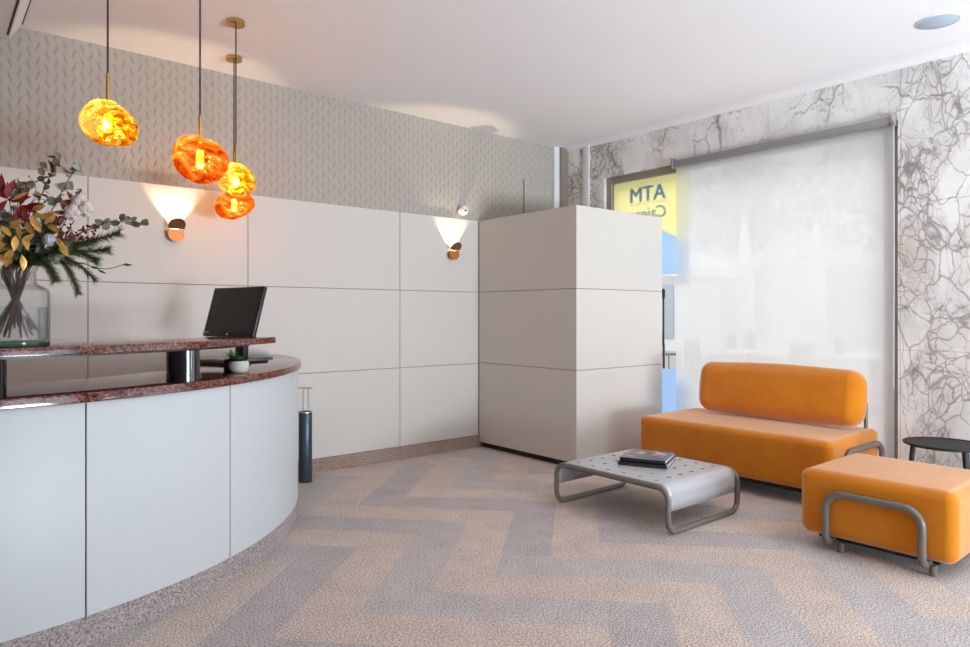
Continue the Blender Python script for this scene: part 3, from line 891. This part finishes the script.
euca('grey-green eucalyptus tuft between the gold leaves and the cotton bolls', [vp(30, 250, -.05), vp(44, 236, -.09), vp(56, 226, -.1)],
     [(46, 234, -.1), (38, 230, -.1), (58, 232, -.09), (52, 246, -.1), (64, 244, -.09), (70, 250, -.08)], .028, 'euca', 2)
euca('blue-grey eucalyptus tuft low over the left rim of the vase', [vp(12, 258, -.06), vp(8, 248, -.1), vp(2, 242, -.1)],
     [(10, 252, -.1), (16, 246, -.11), (4, 262, -.1), (18, 260, -.1)], .03, 'euca_blue', 2)
sprig('gold_leaf_sprig', 'gilded leaf sprig standing up behind the silver thistle', [vp(38, 250, -.06), vp(40, 226, -.1)], 'gold',
      [(36, 232, -.13, -.3, .9), (44, 222, -.13, .8, .5), (34, 238, -.14, -.6, -.6), (46, 230, -.13, .9, -.2), (32, 214, -.12, .8, .2)], .046, .022, 'lance')
def cotton(label, pts, c):
    t, path = stem('cotton_stem', label, pts, m='husk', cat='stem')
    bm = B()
    for k in range(5):
        a = 2 * PI * k / 5
        add_ball(bm, c + RV * (math.cos(a) * .014) + Vector((0, 0, math.sin(a) * .014)) - FV * .006 * (k % 2), .0155, 10, 8)
    add_ball(bm, c, .022, 12, 9)
    obj('cotton_boll', bm, M['cotton'], t)
    bm = B()
    for k in range(5):
        a = 2 * PI * (k + .5) / 5
        add_leaf(bm, c + FV * .008 - RV * .012, RV * (math.cos(a) - .5) + Vector((0, 0, math.sin(a))) - FV * .35, -FV, .044, .016, -.3, 'lance')
    obj('husk', bm, M['husk'], t)
cotton('cotton stem with the highest white boll', [vp(52, 248, -.05), vp(62, 228, -.08), vp(76, 207, -.1)], vp(77, 206, -.1))
cotton('cotton stem with a white boll right of the others', [vp(56, 248, -.05), vp(70, 228, -.08), vp(82, 212, -.1)], vp(83, 213, -.1))
cotton('cotton stem with the lowest white boll', [vp(50, 250, -.06), vp(60, 232, -.1), vp(69, 216, -.12)], vp(70, 217, -.12))

def berries(label, pts, spots):
    t, path = stem('berry_twig', label, pts, m='twig_red', cat='stem', r0=.0028)
    bm = B()
    for (px, py, d) in spots:
        q = vp(px, py, d); near = min(path[12:], key=lambda w_: (w_ - q).length)
        add_ball(bm, q, rb_.uniform(.0035, .0055), 8, 6); add_tube(bm, [near, q], .0008, 4)
    obj('berries', bm, M['berry'], t)
def scatter(x0, x1, y0, y1, d, n): return [(rb_.uniform(x0, x1), rb_.uniform(y0, y1), d + rb_.uniform(-.02, .02)) for _ in range(n)]
berries('twig of dark red berries under the cotton bolls', [vp(48, 252, -.06), vp(60, 238, -.1), vp(70, 234, -.12)], scatter(54, 76, 226, 246, -.12, 18))
berries('twig of dark red berries along the right pine branch', [vp(52, 250, -.04), vp(78, 236, -.09), vp(92, 227, -.1)], scatter(76, 94, 226, 242, -.09, 16))
berries('twig of dark red berries in the middle of the bouquet', [vp(42, 250, -.08), vp(52, 236, -.12), vp(56, 224, -.12)], scatter(48, 60, 220, 238, -.12, 10))
for lab, pts in (('curly reddish twig curving up left of the tall eucalyptus', [vp(24, 250), vp(30, 215, -.04), vp(36, 190, -.05), vp(30, 180, -.05)]),
                 ('curly reddish twig bending right in front of the eucalyptus', [vp(30, 250), vp(30, 208, -.05), vp(42, 202, -.06), vp(50, 206, -.06)]),
                 ('thin dry twig with dark pods pointing right beyond the pine', [vp(46, 262, -.08), vp(78, 264, -.06), vp(104, 270, -.05), vp(126, 264, -.04)])):
    t, path = stem('dry_twig', lab, pts, .0022, .0008, 'twig_red', 'twig')
    bm = B()
    if 'pods' in lab:
        for px, py in ((90, 268), (97, 271), (88, 262), (122, 266)):
            q = vp(px, py, -.05); near = min(path[12:], key=lambda w_: (w_ - q).length)
            add_leaf(bm, q, RV * .7 + Vector((0, 0, rb_.uniform(-.8, .5))), -FV, .03, .008, .2, 'lance'); add_tube(bm, [near, q], .0008, 4)
        add_tube(bm, path[-16:], .0013, 5)
    else:
        for k in (-1, -4): add_leaf(bm, path[k], rv(), -FV, .014, .006, .2, 'lance')
    obj('pods', bm, M['twig'], t)
t, path = stem('thistle_stem', 'silvery round thistle head in the middle of the bouquet', [vp(34, 256, -.09), vp(46, 246, -.14)], m='twig', cat='stem')
bm = B(); vsx = add_ball(bm, vp(48, 244, -.15), .019, 20, 14)
for i, v in enumerate(vsx):
    v.co += (v.co - vp(48, 244, -.15)) * rb_.uniform(-.12, .18)
obj('thistle_head', bm, M['thistle'], t)

# ------------------------------------------------------------------ pendant lamps
G1 = globe_mat('amber_yellow_glass', (.50, .17, .004), (.96, .48, .02), (1.0, .80, .26), 1.3)
G2 = globe_mat('amber_orange_glass', (.50, .08, .002), (.96, .25, .02), (1.0, .58, .16), 4.1)
def pendant(label, c, rx, rz, skew, g, stem_len, seed, lean):
    c = Vector(c)
    t = thing('pendant_lamp', label, 'pendant lamp', (c.x, c.y, c.z - rz), 'blown amber glass pendants over the counter')
    bm = B(); add_cyl(bm, (c.x, c.y), .05, ZC - .026, ZC, 32, .003); obj('ceiling_rose', bm, M['brass'], t)
    top = c.z + rz * .97
    bm = B(); add_tube(bm, [(c.x, c.y, ZC - .02), (c.x, c.y, top + stem_len)], .0042, 8); obj('cord', bm, M['cord'], t)
    bm = B(); add_tube(bm, [(c.x, c.y, top + stem_len), (c.x, c.y, top - .02)], .0075, 12); obj('brass_stem', bm, M['brass'], t)
    bm = B(); vv = add_ball(bm, (0, 0, 0), 1, 48, 32)
    for v in vv:
        p = v.co.copy()
        lob = 1 + .05 * math.sin(2 * p.x + 1.7 * p.z + seed) + .04 * math.sin(3 * p.y - 2 * p.z + seed * 2) + .02 * math.sin(6 * p.x + 5 * p.y + 4 * p.z + seed)
        q = p * lob
        s = q.dot(Vector((RV.x, RV.y, 0)))
        z = q.z * rz * (1 - .12 * s * skew) - lean * s * rz
        # a flattened, lopsided drop
        v.co = c + Vector((q.x * rx, q.y * rx, z)) * (1 + .06 * skew * s)
    obj('glass_globe', bm, g, t)
    bm = B(); add_lathe(bm, [(0, -.035), (.012, -.032), (.016, -.02), (.016, .03), (.012, .045), (0, .048)], c + Vector((0, 0, -.005)), 16)
    obj('light_bulb', bm, M['bulb'], t)
    li = bpy.data.lights.new('lamp_light', 'POINT'); li.energy = PEND_W; li.color = (1, .68, .34); li.shadow_soft_size = .025
    lo = bpy.data.objects.new('lamp_light', li); C.objects.link(lo); lo.location = c + Vector((.0, 0, .075)); 
PEND_W = 7.0
pendant('yellow amber glass pendant hanging alone above the bouquet', (.604, 3.205, 2.004), .108, .096, .5, G1, .12, .4, .09)
pendant('large orange glass pendant hanging left of the pair', (.944, 3.092, 1.883), .122, .098, .7, G2, .10, 2.2, .09)
pendant('small yellow amber pendant nearest in front of the orange one', (1.387, 3.895, 1.974), .104, .100, .3, G1, .10, 3.9, .1)
pendant('lowest orange amber pendant behind the small yellow one', (1.571, 4.446, 1.915), .122, .090, -.2, G2, .26, 5.0, -.1)

# ------------------------------------------------------------------ wall lamps
def sconce(label, x, watt):
    z = 1.762
    t = thing('wall_lamp', label, 'wall lamp', (x, YL, z - .08), 'tilted copper wall lamps')
    def capsule(half, th, bmx, up):
        # half-round plate: straight edge at z=0, round edge up or down
        bm = B(); pts = []
        for k in range(25):
            a = PI * k / 24
            pts.append((half * math.cos(a), half * math.sin(a) * (1 if up else -1)))
        h = .030
        pts = [(px_, pz + (h if up else -h)) for px_, pz in pts]
        pts = [(half, 0)] + pts + [(-half, 0)]
        f = [bm.verts.new((px_, 0, pz)) for px_, pz in pts]; b_ = [bm.verts.new((px_, th, pz)) for px_, pz in pts]
        bm.faces.new(f); bm.faces.new(b_[::-1])
        for k in range(len(pts)):
            q = (k + 1) % len(pts); bm.faces.new((f[k], f[q], b_[q], b_[k]))
        es = [e for e in bm.edges if not (e.verts[0].co.y != e.verts[1].co.y)]
        bmesh.ops.bevel(bm, geom=es, offset=.003, segments=2, affect='EDGES')
        bmesh.ops.transform(bm, matrix=bmx, verts=bm.verts)
        return bm
    low = capsule(.050, .020, Matrix.Translation((x, YL - .056, z)) , False)
    obj('lower_plate', low, M['copper'], t)
    obj('mount', box(x - .03, x + .03, YL - .038, YL, z - .05, z - .005, .004, 1), M['copper'], t)
    upm = Matrix.Translation((x, YL - .056, z + .004)) @ Matrix.Rotation(R(42), 4, 'X')
    obj('upper_shade', capsule(.052, .010, upm, True), M['copper_dark'], t)
    obj('light_source', box(x - .02, x + .02, YL - .036, YL - .012, z - .004, z + .004), M['led'], t, smooth=False)
    li = bpy.data.lights.new('lamp_light', 'SPOT'); li.energy = watt; li.color = (1, .80, .52); li.spot_size = R(84); li.spot_blend = .42; li.shadow_soft_size = .006
    lo = bpy.data.objects.new('lamp_light', li); C.objects.link(lo)
    lo.location = (x, YL - .046, z + .012)
    lo.rotation_euler = (R(163), 0, 0)
SC_W = 19
sconce('copper wall lamp lit on the panels left of the pendants', 1.289, SC_W)
sconce('copper wall lamp lit on the panels beside the tall cabinet', 3.585, SC_W)

# white motion sensor
sn = thing('motion_sensor', 'white round motion sensor on the wallpaper above the right wall lamp', 'sensor', (3.694, YW, 2.13))
bm = B(); add_lathe(bm, [(0, 0), (.03, 0), (.03, .012), (0, .012)], (0, 0, 0), 20)
obj('sensor_base', place(bm, Matrix.Translation((3.694, YW, 2.13)) @ Matrix.Rotation(R(90), 4, 'X')), M['white'], sn)
bm = B(); add_ball(bm, (3.694, YW - .05, 2.128), .045, 24, 16); obj('sensor_head', bm, M['white'], sn)
bm = B(); add_tube(bm, [(3.674, YW - .0935, 2.111), (3.690, YW - .096, 2.124)], .007, 10); obj('lens', bm, M['black'], sn)

# ceiling loudspeaker
sp = thing('ceiling_speaker', 'round grey loudspeaker set in the ceiling near the window', 'speaker', (4.478, 1.319, ZC - .012))
bm = B(); add_lathe(bm, [(.104, -.006), (.110, -.005), (.112, -.002), (.112, 0), (.104, 0)], (4.478, 1.319, ZC), 48); obj('rim', bm, M['white'], sp)
bm = B(); add_lathe(bm, [(0, -.007), (.098, -.0065), (.105, -.003), (.105, 0), (0, 0)], (4.478, 1.319, ZC), 48); obj('grille', bm, M['speaker'], sp)

# ceiling air conditioner
ac = thing('air_conditioner', 'white air conditioner casing hung under the ceiling at the left', 'air conditioner', (-.1, 4.1, 2.74))
bm = B()
zb, zt = 2.752, ZC
lo_ = [(-.75, 2.9), (.381, 2.9), (.381, 4.645), (-.75, 4.645)]; hi_ = [(-.83, 2.82), (.452, 2.82), (.452, 4.735), (-.83, 4.735)]
a = [bm.verts.new((x, y, zb)) for x, y in lo_]; b = [bm.verts.new((x, y, zt)) for x, y in hi_]
bm.faces.new(a[::-1]); bm.faces.new(b)
for k in range(4): bm.faces.new((a[k], a[(k + 1) % 4], b[(k + 1) % 4], b[k]))
obj('casing', bm, M['white'], ac, smooth=False)
obj('air_slot', box(.364, .373, 2.95, 4.57, zb - .003, zb + .002), M['black_matt'], ac, smooth=False)
bm = B(); add_tube(bm, [(.446, 2.9, 2.876), (.446, 4.70, 2.876)], .006, 6); obj('shadow_joint', bm, M['black_matt'], ac)
bm = B(); add_cyl(bm, (.27, 4.2), .012, zb - .004, zb + .002, 16); obj('indicator', bm, M['alu'], ac)

# ------------------------------------------------------------------ slim stand by the counter end
us = thing('umbrella_stand', 'slim dark grey cylinder stand with steel rod handle beside the counter end', 'stand', (2.128, 4.575, 0))
bm = B(); add_lathe(bm, [(0, .0), (.045, 0), (.047, .004), (.047, .5), (.045, .504), (.040, .504), (.040, .47), (0, .47)], (2.128, 4.575, 0), 36)
obj('cylinder', bm, M['anthracite'], us)
bm = B(); add_lathe(bm, [(.0465, .498), (.0485, .499), (.0485, .506), (.040, .507), (.040, .498)], (2.128, 4.575, 0), 36); obj('rim', bm, M['chrome'], us)
for s in (-.016, .02):
    bm = B(); q = Vector((2.128, 4.575, 0)) + RV * s
    add_tube(bm, [q + Vector((0, 0, .47)), q + Vector((0, 0, .672))], .0035, 8); obj('rod', bm, M['chrome'], us)
bm = B(); q = Vector((2.128, 4.575, .674)); add_tube(bm, [q - RV * .05, q + RV * .05], .0045, 8); obj('handle', bm, M['chrome'], us)

# ------------------------------------------------------------------ orange sofa
sf = thing('sofa', 'orange velvet two-seat sofa with bolster back in front of the window', 'sofa', (4.6, 2.51, 0))
bm = B(); cushion(bm, (4.225, 1.81, .105), (4.99, 3.235, .430), .045, .006, 14, 6); obj('seat', bm, M['velvet'], sf)
bm = B(); cushion(bm, (-.1, -.60, -.190), (.1, .60, .190), .088, .015, 14, 8)
place(bm, Matrix.Translation((4.80, 2.44, .640)) @ Matrix.Rotation(R(7), 4, 'Y')); obj('backrest', bm, M['velvet'], sf)
path = fillet([(4.40, 1.86, .09), (4.40, 1.788, .09), (4.40, 1.788, .345), (4.965, 1.788, .345), (4.965, 1.788, .09), (4.965, 1.86, .09)], .085)
bm = B(); add_tube(bm, path, .0185, 14); obj('side_tube', bm, M['tube'], sf)
for y in (1.885, 3.0):
    bm = B(); add_tube(bm, fillet([(4.70, y, .098), (4.952, y, .098), (4.952, y, .60)], .05), .013, 10); obj('back_post', bm, M['tube'], sf)
obj('base_frame', box(4.29, 4.93, 1.89, 3.15, .072, .104, .006, 1), M['black_matt'], sf, smooth=False)
for x in (4.32, 4.90):
    for y in (1.93, 3.10):
        bm = B(); add_cyl(bm, (x, y), .017, 0, .08, 14); obj('leg', bm, M['black'], sf)

# orange pouf
ot = thing('ottoman', 'square orange velvet ottoman with grey tube loop in the foreground', 'ottoman', (3.88, 1.32, 0))
bm = B(); cushion(bm, (3.535, .97, .07), (4.205, 1.675, .402), .05, .004, 14, 6); obj('cushion', bm, M['velvet'], ot)
path = fillet([(3.60, 1.527, .052), (3.512, 1.527, .052), (3.512, 1.527, .305), (3.512, 1.098, .305), (3.512, 1.098, .052), (3.60, 1.098, .052)], .08, 10)
bm = B(); add_tube(bm, path, .0185, 14); obj('side_tube', bm, M['tube'], ot)
obj('base_frame', box(3.60, 4.15, 1.05, 1.60, .046, .073, .005, 1), M['black_matt'], ot, smooth=False)
for x in (3.575, 4.14):
    for y in (1.072, 1.477):
        bm = B(); add_cyl(bm, (x, y), .0165, 0, .05, 16); obj('leg', bm, M['tube'], ot)

# ------------------------------------------------------------------ low coffee table
tb = thing('coffee_table', 'low grey metal coffee table with perforated top and looped tube frame', 'coffee table', (3.47, 2.58, 0))
x0, x1, y0, y1, zt = 3.11, 3.815, 2.182, 3.02, .270
r = .016
loop = fillet([(x0, y0, zt - r), (x0, y0, r), (x1, y0, r), (x1, y0, zt - r), (x1, y1, zt - r), (x1, y1, r), (x0, y1, r), (x0, y1, zt - r)], .068, 8, True)
bm = B(); add_tube(bm, loop, r, 14, closed=True); obj('tube_frame', bm, M['tube'], tb)
bm = B()
NX, NY = 6, 6
rad = .06
fx0, fx1 = x0 + .012, x1 - .012
fy0, fy1 = y0 + rad + .006, y1 - rad - .006
cx, cy = (fx1 - fx0) / NX, (fy1 - fy0) / NY
zs = zt - .002
K = 16
for i in range(NX):
    for j in range(NY):
        mx, my = fx0 + (i + .5) * cx, fy0 + (j + .5) * cy
        inn, out = [], []
        for k in range(K):
            a = 2 * PI * k / K
            c_, s_ = math.cos(a), math.sin(a); mxx = max(abs(c_), abs(s_))
            inn.append(bm.verts.new((mx + .0145 * c_, my + .0145 * s_, zs)))
            out.append(bm.verts.new((mx + c_ / mxx * cx / 2, my + s_ / mxx * cy / 2, zs)))
        for k in range(K):
            q = (k + 1) % K
            bm.faces.new((inn[k], out[k], out[q], inn[q]))
bmesh.ops.remove_doubles(bm, verts=bm.verts, dist=1e-5)
t_ = math.tan(R(22.5))
xsamp = sorted({round(fx0 + (i + .5) * cx + f * cx / 2, 6) for i in range(NX) for f in (-1, -t_, 0, t_, 1)})
for ye, sg_ in ((fy0, -1), (fy1, 1)):
    prof = [(ye, zs)] + [(ye + sg_ * rad * math.sin(R(a)), zs - rad * (1 - math.cos(R(a)))) for a in range(10, 91, 10)] + [(ye + sg_ * rad, zs - rad - .03), (ye + sg_ * rad, .128)]
    rows = [[bm.verts.new((x, y, z)) for x in xsamp] for y, z in prof]
    for a, b in zip(rows, rows[1:]):
        for i in range(len(xsamp) - 1): bm.faces.new((a[i], a[i + 1], b[i + 1], b[i]))
bmesh.ops.remove_doubles(bm, verts=bm.verts, dist=2e-5)
for f in bm.faces: f.normal_update()
sh = obj('perforated_top', bm, M['silver'], tb, angle=60)
for p in sh.data.polygons: p.use_smooth = abs(p.normal.z) < .999
md = sh.modifiers.new('thickness', 'SOLIDIFY'); md.thickness = .004; md.offset = 0

# books
def book(label, c, rz, w, d, h, z, pic):
    t = thing('book', label, 'book', (c[0], c[1], z), 'picture books on the coffee table')
    m = Matrix.Translation((c[0], c[1], z)) @ Matrix.Rotation(R(rz), 4, 'Z')
    obj('pages', place(box(-d / 2 + .004, d / 2 - .004, -w / 2 + .004, w / 2 - .002, .003, h - .003), m), M['paper'], t, smooth=False)
    bm = B()
    add_box(bm, -d / 2, d / 2, -w / 2, w / 2, 0, .003); add_box(bm, -d / 2, d / 2, -w / 2, w / 2, h - .003, h); add_box(bm, -d / 2, -d / 2 + .004, -w / 2, w / 2, 0, h)
    obj('cover', place(bm, m), M['cover_dark'], t, smooth=False)
    if pic:
        tt = NT('printed_cover')
        co = tt.n('TexCoord').outputs['Object']
        n1 = tt.n('TexNoise', Vector=co, Scale=16.0, Detail=5.0).outputs[0]
        col = tt.ramp(n1, [(.36, (.02, .025, .05)), (.5, srgb(70, 74, 92)), (.6, srgb(170, 120, 126)), (.72, srgb(200, 190, 200))])
        mm = tt.done(tt.n('BsdfPrincipled', Base_Color=col, Roughness=.25).outputs[0])
        obj('cover_picture', place(box(-d / 2 + .04, d / 2 - .03, -w / 2 + .03, w / 2 - .03, h, h + .0006), m), mm, t, smooth=False)
book('dark glossy book lying at the bottom on the coffee table', (3.535, 2.635), 25, .30, .32, .021, zt + .0005, False)
book('dark glossy book with pinkish picture cover on top of the other', (3.545, 2.64), 23, .28, .29, .021, zt + .022, True)

# ------------------------------------------------------------------ small round side table
st = thing('side_table', 'small round black side table against the marble wall', 'side table', (4.72, 1.355, 0))
c = Vector((4.72, 1.355, 0)); zt2 = .428
bm = B(); add_lathe(bm, [(0, zt2 - .014), (.2, zt2 - .014), (.214, zt2 - .008), (.216, zt2 + .004), (.210, zt2 + .005), (.206, zt2 - .002), (0, zt2 - .002)], c, 56)
obj('table_top', bm, M['black_matt'], st)
for k in (140, 226, 342):
    a = R(k)
    d = Vector((math.cos(a), math.sin(a), 0))
    bm = B(); add_tube(bm, [c + d * .190 + Vector((0, 0, zt2 - .012)), c + d * .235 + Vector((0, 0, 0))], [.015, .011], 10)
    obj('leg', bm, M['black_matt'], st)

# ------------------------------------------------------------------ the street beyond the glass
gm = mat('pale_paving', srgb(186, 182, 178), .9, noise=(3, .1))
o = struct('ground', box(XW + T, 40, -30, 30, -.2, -.05), gm)
fm = mat('facade_render', srgb(236, 234, 234), .9, noise=(1, .06))
wm = mat('facade_window', srgb(186, 190, 198), .3)
bd = thing('building', 'pale building across the street seen faintly through the blind', 'building', (20, 8, -.05))
obj('facade', box(20, 26, -14, 36, -.05, 14), fm, bd, smooth=False)
for k in range(11):
    for zz in (.4, 4.2, 7.9):
        yy = -6 + k * 3.3
        obj('window', box(19.94, 20.02, yy, yy + 1.5, zz, zz + 2.2), wm, bd, smooth=False)
canvas = mat('white_canvas', srgb(245, 245, 245), .8)
pole = mat('white_pole', srgb(220, 220, 220), .5)
def closed_parasol(label, x, y):
    t = thing('parasol', label, 'parasol', (x, y, -.05), 'closed white parasols outside')
    bm = B(); add_cyl(bm, (x, y), .025, -.05, 2.8, 12); obj('pole', bm, pole, t)
    bm = B(); nn = 24; rings = []
    for z, rr_ in ((.95, .12), (1.2, .135), (1.8, .12), (2.3, .085), (2.65, .04), (2.75, .01)):
        rings.append([bm.verts.new((x + rr_ * (1 + .18 * math.cos(k * PI)) * math.cos(2 * PI * k / nn), y + rr_ * (1 + .18 * math.cos(k * PI)) * math.sin(2 * PI * k / nn), z)) for k in range(nn)])
    for a, b in zip(rings, rings[1:]):
        for k in range(nn): bm.faces.new((a[k], a[(k + 1) % nn], b[(k + 1) % nn], b[k]))
    bm.faces.new(rings[0][::-1]); bm.faces.new(rings[-1])
    obj('canopy', bm, canvas, t)
closed_parasol('closed white parasol outside, left one seen through the blind', 10.28, 5.75)
closed_parasol('closed white parasol outside, right one seen through the blind', 11.17, 5.0)
t = thing('parasol', 'open white parasol outside at the left of the blind', 'parasol', (8.6, 6.4, -.05))
bm = B(); add_cyl(bm, (8.6, 6.4), .03, -.05, 2.4, 12); obj('pole', bm, pole, t)
bm = B(); ap = bm.verts.new((8.6, 6.4, 2.42)); rg = [bm.verts.new((8.6 + 1.5 * math.cos(2 * PI * k / 8), 6.4 + 1.5 * math.sin(2 * PI * k / 8), 1.86)) for k in range(8)]
rg2 = [bm.verts.new((v.co.x, v.co.y, 1.72)) for v in rg]
for k in range(8): bm.faces.new((ap, rg[k], rg[(k + 1) % 8])); bm.faces.new((rg[k], rg2[k], rg2[(k + 1) % 8], rg[(k + 1) % 8]))
obj('canopy', bm, canvas, t, smooth=False)
tmat = mat('terrace_furniture', srgb(120, 116, 116), .6)
PL = [(9.2, 5.2, 'nearest the left parasol'), (9.4, 3.5, 'in the middle of the terrace'), (11.9, 5.75, 'behind the parasols'), (11.8, 7.7, 'far left'), (11.6, 3.1, 'far right')]
for x, y, w in PL:
    t = thing('cafe_table', 'small round cafe table outside, ' + w, 'table', (x, y, -.05), 'terrace tables outside')
    bm = B(); add_cyl(bm, (x, y), .34, .66, .69, 28); obj('table_top', bm, canvas, t)
    bm = B(); add_cyl(bm, (x, y), .03, -.05, .66, 10); add_cyl(bm, (x, y), .2, -.05, -.02, 20); obj('pedestal', bm, tmat, t)
    for s in (-1, 1):
        cxx, cyy = x, y + s * .62
        ch = thing('cafe_chair', 'dark cafe chair outside %s of the table %s' % ('right' if s < 0 else 'left', w), 'chair', (cxx, cyy, -.05), 'terrace chairs outside')
        obj('seat', box(cxx - .2, cxx + .2, cyy - .2, cyy + .2, .38, .41, .01, 1), tmat, ch)
        yb_ = cyy + s * .2
        obj('backrest', box(cxx - .2, cxx + .2, yb_ - .015, yb_ + .015, .55, .82, .01, 1), tmat, ch)
        for lx in (-.18, .18):
            for ly in (-.18, .18):
                bm = B(); add_cyl(bm, (cxx + lx, cyy + ly), .012, -.05, (.6 if ly * s > 0 else .38), 8); obj('leg', bm, tmat, ch)
def street_tree(label, x, y, h, seed):
    t = thing('street_tree', label, 'tree', (x, y, -.05))
    rr_ = random.Random(seed)
    bm = B(); add_tube(bm, [(x, y, -.05), (x + .05, y, h * .5), (x, y + .1, h * .8)], [.11, .08, .04], 10); obj('trunk', bm, mat('bark', srgb(110, 100, 92), .9), t)
    bm = B()
    for k in range(1500):
        a = rr_.random() * 2 * PI; u = rr_.uniform(-1, 1); q = rr_.random() ** .4
        p = Vector((math.cos(a) * math.sqrt(1 - u * u) * 1.5, math.sin(a) * math.sqrt(1 - u * u) * 1.7, u * 1.1)) * q + Vector((x, y, h * .9))
        add_leaf(bm, p, (rr_.uniform(-1, 1), rr_.uniform(-1, 1), rr_.uniform(-1, .5)), (rr_.uniform(-1, 1), rr_.uniform(-1, 1), 1), .15, .09, .1)
    obj('crown', bm, mat('autumn_leaf', srgb(196, 160, 120), .7, noise=(5, .3)), t)
street_tree('street tree with tan leaves seen at the top right of the blind', 12.5, 4.2, 3.6, 1)
street_tree('street tree further left behind the parasols', 15.0, 8.3, 4.2, 2)
# upright handle of the neighbouring street door, outside the glass
dh = thing('door_handle_bar', 'thin dark upright bar outside the glass beside the cabinet', 'handle', (5.4, 3.83, -.05))
bm = B(); add_tube(bm, [(5.4, 3.842, .70), (5.4, 3.842, 1.45)], .009, 10); obj('bar', bm, M['anthracite'], dh)
bm = B(); add_tube(bm, [(5.4, 3.842, 1.36), (5.4, 3.842, 1.44)], .017, 10); obj('grip', bm, M['anthracite'], dh)
bm = B(); add_tube(bm, [(5.4, 3.842, -.05), (5.4, 3.842, .70)], .006, 8); obj('foot_rod', bm, M['alu'], dh)

# ------------------------------------------------------------------ light
w = bpy.data.worlds.new('sky'); scene.world = w; w.use_nodes = True
bg = w.node_tree.nodes['Background']; bg.inputs[0].default_value = (.90, .95, 1.0, 1); bg.inputs[1].default_value = 1.75
def area(name, loc, rot, sx, sy, watt, col=(1, 1, 1)):
    li = bpy.data.lights.new(name, 'AREA'); li.shape = 'RECTANGLE'; li.size = sx; li.size_y = sy; li.energy = watt; li.color = col
    o = bpy.data.objects.new(name, li); C.objects.link(o); o.location = loc; o.rotation_euler = rot
    return o
# daylight fill lamp added outside the unseen second window, right of the camera
DAY = (.78, .89, 1.0)
area('daylight_fill_window', (XW + .3, -.75, 1.35), (0, R(90), 0), 2.3, 3.3, 48, DAY)
# and a fill lamp outside the added, unseen window behind the camera
area('daylight_fill_back', (3.25, YB - .3, 1.4), (R(90), 0, 0), 2.6, 2.4, 100, (.70, .85, 1.0))
# upturned fill lamps added outside to brighten the ceiling, like light off pavement
area('ceiling_fill_window', (XW + 1.4, -.75, .05), (0, R(90 + 38), 0), 2.0, 3.2, 30, DAY)
area('ceiling_fill_back', (2.9, YB - 1.4, .05), (R(90 + 36), 0, 0), 2.8, 2.0, 1080, DAY)
# fill lamps added behind the camera to brighten marble, ottoman and floor
for x, y in ((-1.2, -1.0), (1.6, -1.6), (3.0, -.35), (3.9, .45), (4.1, -.9)):
    d = thing('ceiling_fill_lamp', 'added round fill lamp in the unseen ceiling behind the camera', 'fill light', (x, y, ZC - .01), 'added fill lamps behind the camera')
    bm = B(); add_lathe(bm, [(.07, -.008), (.085, -.006), (.085, 0), (.07, 0)], (x, y, ZC), 32); obj('rim', bm, M['white'], d)
    bm = B(); add_lathe(bm, [(0, -.004), (.07, -.004), (.07, 0), (0, 0)], (x, y, ZC), 32); obj('lens', bm, M['fill_lamp'], d)
    li = bpy.data.lights.new('fill_lamp', 'AREA'); li.shape = 'DISK'; li.size = .14; li.energy = (9 if y > .3 else 4) if x > 2 else 1.5; li.color = (1, .93, .85)
    o = bpy.data.objects.new('fill_lamp', li); C.objects.link(o); o.location = (x, y, ZC - .02)
su = bpy.data.lights.new('sun', 'SUN'); su.energy = 1.9; su.angle = R(28); su.color = (1, .96, .9)
so = bpy.data.objects.new('sun', su); C.objects.link(so)
so.rotation_euler = Vector((-.62, -.35, -.70)).to_track_quat('-Z', 'Y').to_euler()

# ------------------------------------------------------------------ camera
cd = bpy.data.cameras.new('camera'); co = bpy.data.objects.new('camera', cd); C.objects.link(co)
co.location = (0, 0, 1.2)
cd.sensor_width = 36; cd.lens = 677 / 970 * 36
co.rotation_euler = (R(90), 0, R(50.2 - 90))
cd.shift_y = -8.5 / 970
cd.clip_start = .05; cd.clip_end = 200
scene.camera = co

scene.view_settings.view_transform = 'Standard'
scene.view_settings.look = 'None'
scene.view_settings.gamma = 1
scene.view_settings.use_curve_mapping = False
scene.view_settings.exposure = -0.1
scene.cycles.max_bounces = 10
scene.cycles.diffuse_bounces = 5
scene.cycles.transparent_max_bounces = 16
scene.cycles.sample_clamp_indirect = 6
scene.cycles.caustics_reflective = False
scene.cycles.caustics_refractive = False
